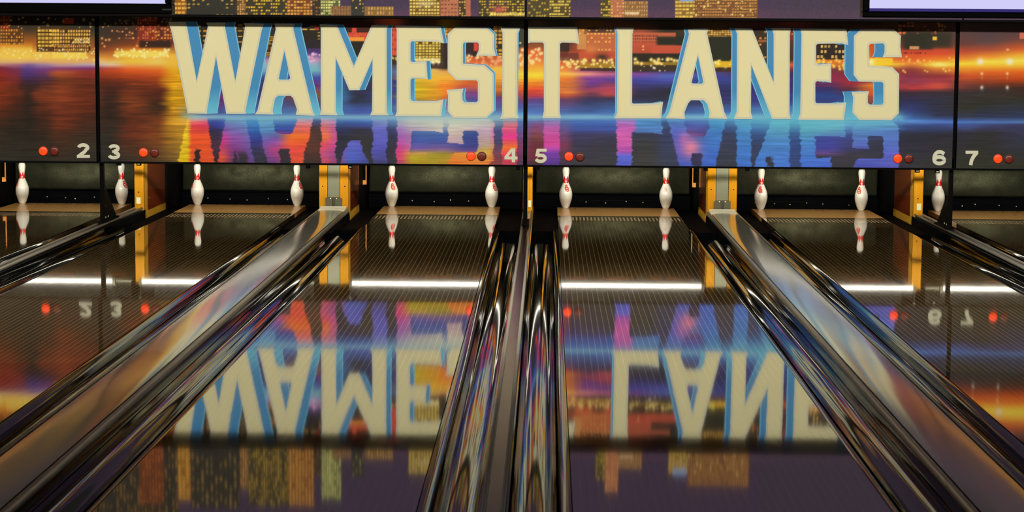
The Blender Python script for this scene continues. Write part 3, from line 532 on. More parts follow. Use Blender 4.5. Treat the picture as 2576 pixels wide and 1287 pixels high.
    A.R(764, 122, 812, 134, (80, 54, 120), 2, 5, .8); A.dots(765, 134, 812, 156, 16, (245, 190, 225), 2.6, 25, .8)
    A.R(868, 56, 940, 82, (70, 36, 26), 3, 3); A.R(874, 82, 932, 104, (228, 92, 60), 2, 2); A.R(885, 70, 897, 84, (222, 80, 58), 2, 2)
    A.R(876, 94, 916, 104, (250, 170, 60), 2, 3, .85); A.bld(874, 82, 932, 94, None, (120, 40, 30), 5, 6, 2.5, 2.5, .7, 26)
    A.R(868, 104, 936, 152, (44, 40, 32), 2, 5)
    A.R(983, 64, 998, 138, (226, 84, 60), 2, 3); A.bld(985, 70, 998, 138, None, (120, 40, 34), 6, 12, 3, 6, .8, 27)
    A.R(983, 140, 998, 162, (60, 44, 30), 2, 4); A.dots(984, 142, 998, 164, 6, (250, 200, 110), 2.4, 28, 1)
    A.bld(1036, 104, 1116, 158, (110, 84, 30), (252, 222, 100), 8.4, 7.0, 6.4, 4.6, .92, 29)
    A.R(1040, 146, 1112, 157, (255, 228, 140), 4, 5, .8); A.dots(1036, 144, 1116, 166, 22, (255, 244, 190), 3.2, 30, .8)
    A.R(1108, 108, 1128, 172, (52, 40, 34), 3, 6, .85); A.R(1076, 160, 1120, 172, (70, 48, 44), 4, 5, .7)
    A.bld(1112, 66, 1128, 108, (140, 90, 30), (245, 180, 80), 7, 8, 5, 5, .7, 31)
    A.R(1170, 108, 1206, 142, (56, 40, 34), 2, 4); A.R(1192, 108, 1203, 128, (225, 70, 56), 2, 3)
    A.dots(1168, 140, 1262, 164, 34, (255, 214, 150), 3.6, 32, .9); A.R(1204, 142, 1262, 165, (210, 86, 44), 3, 6, .35)
    A.bld(1240, 64, 1264, 140, (56, 46, 34), (252, 180, 60), 12, 9.6, 9, 6, .75, 33)
    A.bld(1304, 66, 1320, 118, (66, 66, 54), (240, 190, 110), 10, 12, 5, 5, .3, 34)
    A.R(1330, 108, 1368, 120, (150, 84, 46), 2, 5, .8); A.dots(1304, 122, 1368, 166, 30, (255, 222, 150), 3.6, 35, .9)
    A.R(1406, 108, 1432, 130, (60, 44, 36), 2, 5); A.dots(1408, 144, 1470, 160, 20, (255, 220, 140), 3.4, 36, .9)
    A.bld(1455, 72, 1470, 108, (210, 140, 80), (255, 210, 120), 9, 8, 4, 4, .6, 37); A.R(1452, 86, 1475, 124, (214, 150, 84), 2, 2, .9)
    A.bld(1475, 80, 1548, 130, (200, 110, 64), (255, 190, 90), 9, 10, 5, 4, .5, 38); A.bld(1478, 68, 1545, 82, (90, 60, 44), (240, 190, 100), 9, 6, 5, 3, .7, 39)
    A.R(1430, 130, 1560, 148, (205, 88, 54), 3, 3); A.G(1486, 123, 15, 10, (222, 130, 74), 1.0); A.R(1404, 132, 1456, 152, (90, 48, 40), 6, 6, .7)
    A.G(1515, 144, 16, 9, (60, 50, 36), .95); A.R(1455, 148, 1550, 152, (150, 70, 50), 3, 3, .7)
    A.R(1458, 158, 1546, 171, (190, 150, 40), 4, 5, .8); A.dots(1410, 150, 1548, 172, 44, (255, 232, 130), 3.0, 40, .9); A.R(1460, 171, 1548, 178, (60, 44, 40), 4, 3, .8)
    A.R(1590, 82, 1700, 116, (206, 104, 70), 3, 3, .95); A.bld(1592, 86, 1655, 108, None, (90, 40, 34), 4.5, 8, 2.6, 4, .95, 41)
    A.R(1590, 106, 1660, 134, (200, 86, 58), 3, 3, .85); A.bld(1598, 112, 1640, 128, None, (250, 190, 110), 8, 9, 5, 6, .5, 42)
    A.R(1652, 92, 1740, 114, (46, 44, 32), 12, 8); A.R(1640, 114, 1720, 134, (206, 86, 60), 4, 2, .95); A.R(1590, 136, 1724, 154, (46, 42, 30), 4, 8, .95)
    A.R(1594, 156, 1716, 164, (196, 150, 40), 4, 4, .7); A.dots(1592, 148, 1716, 162, 22, (255, 226, 130), 3.4, 43, .95); A.R(1590, 164, 1716, 178, (64, 54, 34), 3, 4, .8)
    A.dots(1600, 164, 1716, 178, 10, (235, 220, 190), 2.0, 44, .9)
    A.bld(1780, 74, 1842, 93, (130, 90, 40), (245, 200, 100), 7, 5, 5, 3.2, .75, 45); A.R(1782, 92, 1856, 152, (44, 44, 30), 4, 8)
    A.R(1798, 154, 1848, 169, (236, 190, 40), 4, 4, .9); A.dots(1796, 150, 1850, 172, 14, (255, 232, 120), 3.0, 46, .9); A.R(1796, 170, 1850, 180, (70, 46, 40), 3, 4, .8)
    A.bld(1895, 72, 1950, 160, (60, 50, 36), (245, 160, 80), 12, 16, 5, 5, .4, 47); A.R(1906, 100, 1928, 106, (190, 110, 60), 3, 3, .8)
    A.bld(1984, 74, 2000, 100, (130, 50, 40), (245, 180, 110), 6, 8, 3, 4, .5, 48)
    A.bld(2054, 110, 2126, 150, (50, 40, 34), (246, 200, 110), 9, 13, 6, 7, .5, 49)
    A.R(2054, 150, 2126, 166, (226, 120, 40), 3, 5, .8); A.dots(2054, 148, 2126, 178, 30, (255, 210, 90), 3.2, 50, .95)
    A.R(2188, 112, 2202, 146, (210, 80, 40), 3, 3, .8); A.R(2188, 146, 2246, 163, (255, 214, 50), 4, 4, .9); A.G(2192, 156, 8, 8, (255, 250, 170), 1)
    A.bld(2258, 52, 2300, 92, (66, 48, 36), (235, 120, 70), 11, 9, 8, 6, .5, 51); A.bld(2304, 62, 2372, 90, None, (225, 110, 70), 9, 9, 6, 4, .4, 52)
    A.R(2276, 84, 2346, 124, (46, 44, 30), 14, 12, .95); A.R(2330, 84, 2392, 118, (52, 48, 34), 16, 14, .8); A.R(2346, 92, 2357, 101, (250, 200, 60), 3, 3)
    A.R(2268, 126, 2346, 133, (210, 74, 46), 3, 3, .8); A.bld(2268, 130, 2330, 138, None, (90, 34, 36), 4.5, 7, 3, 4, .7, 53)
    A.dots(2270, 140, 2400, 182, 30, (255, 200, 90), 2.6, 54, .8); A.R(2288, 116, 2312, 124, (255, 180, 120), 4, 3, .8)
    A.G(2364, 162, 20, 6, (255, 240, 130), 1); A.dots(2350, 40, 2378, 82, 14, (250, 170, 80), 2.2, 55, .9)
    A.G(2466, 155, 8, 8, (255, 240, 230), 1); A.G(2540, 155, 9, 8, (255, 245, 225), 1); A.G(2535, 125, 4, 3, (250, 190, 140), 1)
    for u in (2470, 2534):
        A.G(u, 185, 3.5, 4, (250, 215, 160), .95); A.G(u, 196, 2, 4, (240, 140, 60), .7); A.G(u, 220, 4, 5, (225, 225, 190), .95); A.G(u, 228, 3, 3, (60, 90, 120), .8)
    A.G(2360, 215, 30, 8, (225, 90, 60), .7); A.R(2565, 82, 2580, 98, (235, 120, 90), 3, 4, .9)
    return np.clip(A.C, 0, 255)

def paint_upper(U, V):
    A = Art(U, V)
    A.C[:] = (74, 58, 82)
    A.put(sst(10, 40, V)*.6, (104, 70, 92)); A.put(sst(1900, 2000, U)*.5, (72, 62, 78))
    dk = (50, 48, 40)
    A.R(-400, -200, 436, 60, dk, 4, 4); A.bld(-400, -170, 436, 46, None, (240, 170, 60), 9, 9, 5, 4, .4, 60)
    A.bld(336, -110, 400, 40, (110, 60, 30), (230, 120, 50), 8, 9, 5, 5, .6, 61)
    A.bld(436, -100, 469, 36, (150, 90, 20), (252, 200, 90), 10, 10.5, 8, 6, .95, 62)
    A.bld(469, -120, 596, 46, dk, (246, 190, 70), 12, 9, 6, 3.4, .35, 63)
    A.bld(596, -70, 618, 46, (110, 80, 40), (245, 180, 110), 6, 6, 3.4, 4, .7, 64)
    A.bld(618, -112, 722, 46, (64, 56, 38), (250, 200, 60), 6.2, 8.4, 4.4, 4.2, .55, 65)
    A.bld(722, -110, 786, 46, (120, 66, 36), (250, 190, 80), 8.2, 7.4, 6, 4.4, .9, 66)
    A.bld(786, -30, 806, 46, (60, 50, 40), (200, 130, 60), 7, 9, 4, 4, .4, 67)
    A.bld(806, -92, 856, 46, (96, 100, 60), (252, 244, 150), 6.4, 7.2, 5, 4.6, .8, 68)
    A.bld(833, 15, 883, 46, (150, 110, 70), (96, 66, 44), 7, 9, 3, 6, .8, 69)
    A.bld(883, -30, 916, 46, (58, 56, 50), (235, 200, 90), 9, 9, 4, 4, .25, 70)
    A.bld(917, 16, 990, 46, (142, 106, 60), (230, 180, 90), 7.4, 11, 3.4, 7, .75, 71)
    A.bld(1030, -20, 1108, 46, (120, 90, 40), (255, 226, 110), 7.6, 8.2, 5.8, 5.2, .9, 72); A.G(1070, 10, 22, 8, (255, 240, 190), .5)
    A.bld(1108, -70, 1154, 46, (190, 118, 84), (110, 60, 50), 8.4, 9.6, 5, 3.4, .8, 73)
    A.bld(1154, -40, 1172, 46, (70, 58, 44), (245, 190, 90), 6, 7, 4, 4, .6, 74); A.R(1172, -40, 1184, 46, (190, 110, 80), 2, 2)
    A.bld(1204, -40, 1322, 46, (74, 64, 38), (250, 206, 76), 6.4, 6.8, 4.6, 3.6, .6, 75); A.G(1256, 24, 18, 9, (214, 96, 82), .9)
    A.bld(1232, 30, 1322, 42, None, (255, 228, 110), 8, 10, 7, 6.5, .9, 76)
    A.bld(1328, -20, 1382, 46, (84, 74, 44), (246, 196, 70), 6.6, 8, 4.4, 4, .5, 77)
    A.bld(1382, -24, 1436, 46, (92, 76, 40), (255, 224, 96), 5.4, 8.0, 5.2, 4.4, .8, 78)
    A.bld(1510, -28, 1546, 46, (80, 70, 44), (250, 206, 70), 6.4, 7, 5, 4, .6, 79)
    A.bld(1536, -60, 1570, 46, (186, 116, 80), (250, 190, 110), 7, 8, 4, 4, .5, 80)
    A.bld(1570, 2, 1630, 46, (150, 108, 66), (236, 180, 100), 6, 10, 3, 5, .8, 81); A.R(1572, 30, 1608, 36, (255, 226, 180), 3, 3, .8)
    A.bld(1698, -8, 1748, 46, (140, 104, 50), (255, 216, 90), 9, 9, 7.5, 5, .85, 82); A.R(1710, -14, 1746, 4, (140, 170, 230), 4, 4, .9)
    A.bld(1748, -40, 1906, 46, (126, 84, 48), (236, 170, 86), 6.2, 7.4, 4.4, 2.8, .85, 83); A.dots(1750, -10, 1905, 40, 26, (255, 220, 130), 2.2, 84, .9)
    A.bld(2700, -80, 2900, 46, (84, 74, 44), (246, 196, 70), 8, 9, 5, 4, .5, 85)
    A.C *= (0.94+0.12*vnoise(U/3, V/3, 90))[..., None]
    return np.clip(A.C, 0, 255)

ALB = 0.92
def art_face(name, x0, x1, z0, z1, Y, paint, m, parent, step=0.0056):
    nx = int((x1-x0)/step)+1; nz = int((z1-z0)/step)+1
    X, Z = np.meshgrid(np.linspace(x0, x1, nx), np.linspace(z0, z1, nz))
    P = np.stack([X, np.full(X.shape, Y), Z], -1).reshape(-1, 3)
    # the print is laid out in image pixels, each vertex projected through the camera
    U, V = proj(P); U = U.reshape(X.shape); V = V.reshape(X.shape)
    C = lin(paint(U, V))*ALB
    C4 = np.concatenate([C.reshape(-1, 3), np.ones((C.shape[0]*C.shape[1], 1))], 1).astype(np.float32)
    i = np.arange(nz-1)[:, None]*nx+np.arange(nx-1)[None, :]
    Fq = np.stack([i, i+1, i+nx+1, i+nx], -1).reshape(-1, 4)
    me = bpy.data.meshes.new(name)
    me.vertices.add(len(P)); me.vertices.foreach_set('co', P.astype(np.float32).ravel())
    me.loops.add(Fq.size); me.loops.foreach_set('vertex_index', Fq.astype(np.int32).ravel())
    me.polygons.add(len(Fq)); me.polygons.foreach_set('loop_start', np.arange(0, Fq.size, 4, dtype=np.int32))
    me.update(calc_edges=True); me.validate()
    at_ = me.color_attributes.new('print', 'FLOAT_COLOR', 'POINT'); at_.data.foreach_set('color', C4.ravel())
    o = link(name, me, m); adopt(o, parent); return o

from mathutils.geometry import tessellate_polygon
def flat_poly(loops, Y, depth):
    """extruded flat shape from loops given in image pixels; front at Y-depth"""
    l3 = []
    for lp in loops: l3.append([Vector((u, v, 0)) for u, v in lp])
    tris = tessellate_polygon(l3)
    fl = [p for lp in loops for p in lp]
    w = [at(u, v, Y) for u, v in fl]
    n = len(w)
    v = [(x, Y-depth, z) for x, z in w]+[(x, Y, z) for x, z in w]
    f = []
    for t in tris:
        a, b, c = [Vector((w[i][0], w[i][1])) for i in t]
        f.append(list(t) if (b-a).cross(c-a) > 0 else list(t)[::-1])
    k = 0
    for lp in loops:
        m = len(lp)
        for i in range(m): f.append([k+i, k+(i+1) % m, n+k+(i+1) % m, n+k+i])
        k += m
    return MB().add(v, f)
def bevel_strip(loops, Y, depth, wd=5.2):
    """paler printed border just inside each outline"""
    mb = MB()
    for q, lp in enumerate(loops):
        n = len(lp)
        A2 = sum(lp[i][0]*lp[(i+1) % n][1]-lp[(i+1) % n][0]*lp[i][1] for i in range(n))
        sg = (1 if A2 > 0 else -1)*(1 if q == 0 else -1)
        inn = []
        for i in range(n):
            p0, p1, p2 = np.array(lp[i-1]), np.array(lp[i]), np.array(lp[(i+1) % n])
            a = (p1-p0)/np.linalg.norm(p1-p0); b = (p2-p1)/np.linalg.norm(p2-p1)
            na = np.array([-a[1], a[0]])*sg; nb = np.array([-b[1], b[0]])*sg
            m = na+nb; l = np.linalg.norm(m)
            if l < .3: m = na; sc = wd*.6
            else: m = m/l; sc = min(wd/max(m@na, .35), wd*1.8)
            inn.append(tuple(p1+m*sc))
        for i in range(n):
            j = (i+1) % n
            w = [at(u, v, Y) for u, v in (lp[i], lp[j], inn[j], inn[i])]
            ar = sum(w[k][0]*w[(k+1) % 4][1]-w[(k+1) % 4][0]*w[k][1] for k in range(4))
            if abs(ar) < 1e-7: continue
            b0 = len(mb.v); mb.v += [(x, Y-depth-b0*2e-6, z) for x, z in w]
            mb.f.append([b0, b0+1, b0+2, b0+3] if ar > 0 else [b0+3, b0+2, b0+1, b0])
    return mb
def side_poly(loops, Y, depth, clipu=None):
    """printed drop side: every outline edge dragged sideways towards the middle of the word"""
    v = []; f = []
    for lp in loops:
        m = len(lp)
        for i in range(m):
            (u0, v0), (u1, v1) = lp[i], lp[(i+1) % m]
            q = []
            for uu, vv in ((u0, v0), (u1, v1)): q.append((uu, vv)); 
            sh = [(uu+(1397-uu)*0.031, vv-1.0) for uu, vv in q]
            quad = [q[0], q[1], sh[1], sh[0]]
            w = [at(a, b, Y) for a, b in quad]
            A2 = sum(w[j][0]*w[(j+1) % 4][1]-w[(j+1) % 4][0]*w[j][1] for j in range(4))
            b0 = len(v); v += [(x, Y-depth-len(v)*6e-6, z) for x, z in w]
            if abs(A2) < 1e-7: continue
            f.append([b0, b0+1, b0+2, b0+3] if A2 > 0 else [b0+3, b0+2, b0+1, b0])
    return MB().add(v, f)
def rim_poly(loops, Y, depth, wd=3.0):
    v = []; f = []
    for lp in loops:
        m = len(lp)
        for i in range(m):
            (u0, v0), (u1, v1) = lp[i], lp[(i+1) % m]
            d0 = (1397-u0)*0.031; d1 = (1397-u1)*0.031
            k0 = wd*np.sign(d0) if abs(d0) > wd else d0; k1 = wd*np.sign(d1) if abs(d1) > wd else d1
            quad = [(u0+d0-k0, v0-1), (u1+d1-k1, v1-1), (u1+d1, v1-1), (u0+d0, v0-1)]
            w = [at(a, b, Y) for a, b in quad]
            A2 = sum(w[j][0]*w[(j+1) % 4][1]-w[(j+1) % 4][0]*w[j][1] for j in range(4))
            if abs(A2) < 1e-7: continue
            b0 = len(v); v += [(x, Y-depth-len(v)*6e-6, z) for x, z in w]
            f.append([b0, b0+1, b0+2, b0+3] if A2 > 0 else [b0+3, b0+2, b0+1, b0])
    return MB().add(v, f)

def arc(cx, cy, rx, ry, a0, a1, n=18):
    return [(cx+rx*math.cos(math.radians(a0+(a1-a0)*i/n)), cy+ry*math.sin(math.radians(a0+(a1-a0)*i/n))) for i in range(n+1)]
def ribbon(pts, w):
    """flat stroke in the unit box (x right, y up)"""
    n = len(pts); L = []; Rr = []
    for i in range(n):
        a = pts[max(i-1, 0)]; b = pts[min(i+1, n-1)]
        dx, dy = b[0]-a[0], b[1]-a[1]; d = math.hypot(dx, dy) or 1
        L.append((pts[i][0]-dy/d*w/2, pts[i][1]+dx/d*w/2)); Rr.append((pts[i][0]+dy/d*w/2, pts[i][1]-dx/d*w/2))
    return L+Rr[::-1]
DIG = {
 2: [ribbon(arc(.48, .71, .33, .19, 172, -32), .25), ribbon([(.74, .63), (.58, .42), (.34, .26), (.16, .12)], .25), [(.02, 0), (.98, 0), (.98, .21), (.02, .21)]],
 3: [ribbon(arc(.48, .73, .32, .17, 170, -90), .23), ribbon(arc(.48, .27, .36, .17, 90, -172), .23), [(.34, .43), (.56, .43), (.56, .60), (.34, .60)]],
 4: [[(.56, 0), (.82, 0), (.82, 1), (.56, 1)], [(0, .21), (1, .21), (1, .41), (0, .41)], [(0, .21), (.25, .34), (.60, .80), (.60, 1), (.50, 1), (0, .42)]],
 5: [[(.16, .80), (.94, .80), (.94, 1), (.16, 1)], [(.16, 1), (.42, 1), (.34, .52), (.04, .46)], ribbon(arc(.46, .34, .37, .215, 135, -165), .24)],
 6: [ribbon(arc(.51, .325, .36, .215, 0, 360, 30), .25), ribbon([(.145, .30), (.135, .46), (.165, .62), (.25, .76), (.38, .85), (.54, .88), (.68, .85), (.86, .74)], .25)],
 7: [[(0, .79), (1, .79), (1, 1), (0, 1)], ribbon([(.86, .86), (.62, .60), (.46, .32), (.40, 0)], .28)],
}
def digit(mb, d, u0, v0, u1, v1, Y, depth):
    for q, lp in enumerate(DIG[d]):
        pl = [(u0+x*(u1-u0), v1-y*(v1-v0)) for x, y in lp]
        o = flat_poly([pl], Y, depth+.0005*q); mb.add(o.v, o.f)

# ------------------------------------------------------------------ masking units (lower, printed with the name)
CLIPS = {'l': [(298.5, 412.5, 0)], 'c': [(349, 412.5, 1), (775, 419.5, 0), (881, 420, 1), (1303, 424, 0)], 'r': [(1353, 423.5, 0), (1775, 426, 0), (1880, 426, 0), (2308, 430, 1)], 'rr': []}
def lower_panel(key, x0, x1, label, letters, digits, lamps, clips):
    xc = (x0+x1)/2
    t = T('masking_panel', label, 'panel', (xc, MASK_Y, Z_BOT-0.015))
    art_face('printed_face', x0, x1, Z_BOT, Z_TOP, MASK_Y, paint_lower, MT['art'], t.e)
    t.part('backing', B(x0-.0, x1+.0, MASK_Y+.002, MASK_Y+.024, Z_BOT, Z_TOP), MT['black'])
    t.part('bottom_trim', B(x0-.012, x1+.012, MASK_Y-.012, MASK_Y+.024, Z_BOT-.015, Z_BOT), MT['black'])
    for k in letters:
        outer, hole = LET[k]; loops = [outer]+([hole] if hole else [])
        o = t.part('letter', flat_poly(loops, MASK_Y, .0030), MT['cream'])
        be = bevel_strip(loops, MASK_Y, .0034).build('letter_border', MT['cream_edge']); be.parent = o; be.matrix_parent_inverse = Matrix.Identity(4)
        o['label'] = 'cream printed letter '+k[0].upper()
        s = side_poly(loops, MASK_Y, .0012).build('letter_side', MT['blue']); s.parent = o; s['label'] = 'blue drop side'
        r = rim_poly(loops, MASK_Y, .0020, 2.6).build('letter_rim', MT['rim']); r.parent = o
    for d, (u0, v0, u1, v1) in digits:
        mb = MB(); digit(mb, d, u0, v0, u1, v1, MASK_Y, .0030)
        o = t.part('lane_number', mb, MT['numeral']); o['label'] = 'white lane number %d' % d
    for u, v, on in lamps:
        x, z = at(u, v, MASK_Y)
        ring = MB().disc_y(x, MASK_Y, z, .0375, .003)
        o = t.part('indicator_lamp', MB().disc_y(x, MASK_Y-.002, z, .034, .014), MT['lamp_on'] if on else MT['lamp_off'], True)
        o['label'] = 'lit red lamp' if on else 'unlit dark red lamp'
        rr = ring.build('lamp_ring', MT['lens_ring']); rr.parent = o
    for u, v, w in clips:
        x, z = at(u, v, MASK_Y)
        o = t.part('clip', B(x-.017, x+.017, MASK_Y-.006, MASK_Y+.03, z-.012, Z_BOT-.0152), MT['black'])
        if w:
            s = B(x-.010, x+.010, MASK_Y-.0075, MASK_Y-.0055, z-.003, z+.004).build('clip_sticker', MT['screw']); s.parent = o
    return t
g = 0.0165
lower_panel('l', SEAM['l']-PAIR+g, SEAM['l']-g, 'lower printed panel at far left with number 2 and orange glowing town', [], [(2, (193, 361, 227, 397))], [(109, 379.5, 1), (137, 380, 0)], [])
lower_panel('c', SEAM['l']+g, SEAM['c']-g, 'lower printed panel over lanes 3 and 4 reading WAMESI in cream letters', ['w', 'a1', 'm', 'e1', 's1', 'i'],
            [(3, (271, 363, 304, 400)), (4, (1269, 373, 1302, 408))], [(361, 383, 1), (388.5, 384, 0), (1185, 392.5, 1), (1212, 393, 0)], CLIPS['l']+CLIPS['c'])
lower_panel('r', SEAM['c']+g, SEAM['r']-g, 'lower printed panel over lanes 5 and 6 reading T LANES in cream letters', ['t', 'l', 'a2', 'n', 'e2', 's2'],
            [(5, (1345, 374, 1377, 410)), (6, (2345, 377, 2380, 415))], [(1431, 393, 1), (1459, 394.5, 0), (2258, 398.5, 1), (2286, 399, 0)], CLIPS['r']+[(2358, 432, 1)])
lower_panel('rr', SEAM['r']+g, SEAM['r']+PAIR-g, 'lower printed panel at far right with number 7 and yellow sunset glow', [], [(7, (2429, 379, 2461, 415))], [(2510, 399, 1), (2538, 400, 0)], [])
# stub of the letter T that starts left of the joint
def at_z(u, v, Y): return at(u, v, Y)[1]
UZ0 = at_z(1320, 48, UP_Y); UZ1 = 2.62
UPL = {'l': (SEAM['l']-PAIR, SEAM['l']), 'c': (SEAM['l'], SEAM['c']), 'r': (SEAM['c'], SEAM['r']), 'rr': (SEAM['r'], SEAM['r']+PAIR)}
ULAB = {'l': 'upper skyline panel behind the screen at top left', 'c': 'upper skyline panel of lit towers directly above the word WAMESI',
        'r': 'upper skyline panel with purple dusk sky above the word LANES', 'rr': 'upper skyline panel behind the screen at top right'}
for k, (x0, x1) in UPL.items():
    t = T('skyline_panel', ULAB[k], 'panel', ((x0+x1)/2, UP_Y, UZ0))
    art_face('printed_face', x0+.006, x1-.006, UZ0+.018, UZ1, UP_Y, paint_upper, MT['art2'], t.e, 0.0062)
    t.part('backing', B(x0+.004, x1-.004, UP_Y+.002, UP_Y+.022, UZ0+.018, UZ1), MT['black'])
    t.part('bottom_ledge', B(x0, x1, UP_Y-.008, MASK_Y+.02, UZ0, UZ0+.018), MT['black'])
# ------------------------------------------------------------------ posts under the joints
def post(key, dx, side, label):
    x = SEAM[key]+dx; zf = .074
    t = T('panel_post', label, 'post', (x, MASK_Y+.05, zf))
    t.part('pole', B(x-.0165, x+.0165, MASK_Y+.026, MASK_Y+.066, zf, .62), MT['black'])
    xs_ = SEAM[key]; t.part('joint_strip', B(xs_-.04, xs_+.04, MASK_Y+.026, MASK_Y+.060, .537, UZ0-.002), MT['black'])
    t.part('foot_plate', B(x-.03, x+.03, MASK_Y+.01, MASK_Y+.56, zf-.012, zf), MT['black'])
    y0 = MASK_Y+.067; v = []
    for xx in (x-.004, x+.004): v += [(xx, y0, .36), (xx, y0+.05, .36), (xx, y0+.50, zf), (xx, y0, zf)]
    t.part('brace', MB().add(v, [[0, 1, 2, 3], [7, 6, 5, 4], [0, 4, 5, 1], [1, 5, 6, 2], [2, 6, 7, 3], [3, 7, 4, 0]]), MT['brace'])
    for yy, zz in ((y0+.03, .33), (y0+.03, .19), (y0+.06, .095), (y0+.16, .095)):
        s = 1 if side > 0 else -1
        t.part('bolt', B(min(x+s*.004, x+s*.010), max(x+s*.004, x+s*.010), yy-.006, yy+.006, zz-.006, zz+.006), MT['screw'])
post('l', .018, 1, 'black post with triangular brace on the left, under numbers two and three')
post('c', .004, 1, 'black post in the middle in front of yellow wood')
post('r', -.014, -1, 'black post with triangular brace on the right, under numbers six and seven')

# ------------------------------------------------------------------ score screens
MON_Y = 10.3
def monitor(label, x0, x1, zb, zscr, open_side, strip):
    Y = MON_Y; zt = zb+0.62
    t = T('score_screen', label, 'screen', ((x0+x1)/2, Y+.05, zb))
    bz = .033
    a0, a1 = x0+bz, x1-bz
    mb = MB(); mb.box(x0, x1, Y, Y+.10, zb, zscr); mb.box(x0, x1, Y, Y+.10, zt-.05, zt); mb.box(x0, a0, Y, Y+.10, zscr, zt-.05); mb.box(a1, x1, Y, Y+.10, zscr, zt-.05)
    t.part('bezel', mb, MT['blackgloss'], bevel=.006)
    t.part('display', B(a0, a1, Y+.012, Y+.03, zscr+(.014 if strip else 0), zt-.05), MT['screen'])
    if strip: t.part('display_band', B(a0, a1, Y+.012, Y+.03, zscr, zscr+.014), MT['screen_band'])
    t.part('back_cover', B(x0+.03, x1-.03, Y+.10, Y+.14, zb+.03, zt-.03), MT['black'])
    xm = (x0+x1)/2; t.part('hanging_pole', B(xm-.03, xm+.03, Y+.03, Y+.09, zt, 4.2), MT['black'])
    return t
xl, zl = at(432, 37, MON_Y); xs, zs = at(415, 9, MON_Y)
tm = monitor('wide lit score screen at top left above the number 2', xl-1.55, xl, zl, zs, 1, False)
a = at(408, 22, MON_Y); b = at(431, 26, MON_Y)
tm.part('label_strip', B(a[0], b[0], MON_Y-.004, MON_Y, b[1], a[1]), MT['tagline'])
xr, zr = at(2170, 44, MON_Y); xs, zs = at(2198, 28, MON_Y)
monitor('wide lit score screen at top right above the number 7', xr, xr+1.55, zr, zs, -1, True)

# ------------------------------------------------------------------ lanes
LANE_LAB = {2: 'dark glossy lane at far left under the orange number 2 panel', 3: 'dark glossy lane under the printed number 3, left of the wide silver cover',
            4: 'dark glossy lane mirroring the letters WAME, left of centre', 5: 'dark glossy lane mirroring the letters LAN, right of centre',
            6: 'dark glossy lane under the printed number 6, right of the wide silver cover', 7: 'dark glossy lane at far right under the printed number 7'}
YS = [NEAR_Y, 4, 7, 9, 11, 13, 15, 17, DECK_Y0]
for n, xc in LANE.items():
    t = T('bowling_lane', LANE_LAB[n], 'lane', (xc, NEAR_Y, -.04))
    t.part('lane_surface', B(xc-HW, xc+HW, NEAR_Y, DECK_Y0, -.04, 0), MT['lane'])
    t.part('pin_deck', B(xc-HW, xc+HW, DECK_Y0, DECK_Y1, -.04, 0), MT['deck'])
    for s in (-1, 1):
        # half-round edge rail falling towards the gutter
        pr = [(xc+s*(HW+.003), -.035)]+[(xc+s*(HW+.004+.040*k), -.002-.020*(k**2.2)) for k in [i/8 for i in range(9)]]+[(xc+s*(HW+.045), -.035)]
        if s < 0: pr = pr[::-1]
        o = MB().sweep(pr, [NEAR_Y, 17.4], True).build('edge_rail', MT['ledge'], None, False); adopt(o, t.e)
        bmod = o.modifiers.new('smooth', 'EDGE_SPLIT'); bmod.split_angle = math.radians(35); o.data.polygons.foreach_set('use_smooth', [True]*len(o.data.polygons))

# ------------------------------------------------------------------ gutters
GW = .165
def gutter(n, s):
    xe = LANE[n]+s*(HW+.048); w = GW; d = .078
    side = 'left' if s < 0 else 'right'
    prof = []
    N = 22
    for i in range(N+1):
        a = math.pi*i/N
        prof.append((xe+s*(w/2-w/2*math.cos(a)), -.016-d*math.sin(a)**.8))
    out = [(xe+s*w, -.016), (xe+s*w, -.105), (xe, -.105)]
    pr = prof+out[1:]
    if s < 0: pr = pr[::-1]
    t = T('gutter', 'black glossy gutter along the %s side of lane %s' % (side, NUMWORD[n]), 'gutter', (xe+s*w/2, NEAR_Y, -.105))
    o = MB().sweep(pr, [NEAR_Y, 5, 9, 13, 17.6], True).build('channel', MT['gutter'], None, True); adopt(o, t.e)
    m = o.modifiers.new('smooth', 'EDGE_SPLIT'); m.split_angle = math.radians(40)
    # flat end of the gutter beside the pin deck
    xa, xb = sorted((xe-s*.044, xe+s*w))
    t.part('flat_end', B(xa, xb, 17.602, DECK_Y1+.3, -.115, -.042), MT['pit'])
for n in LANE:
    for s in (-1, 1): gutter(n, s)

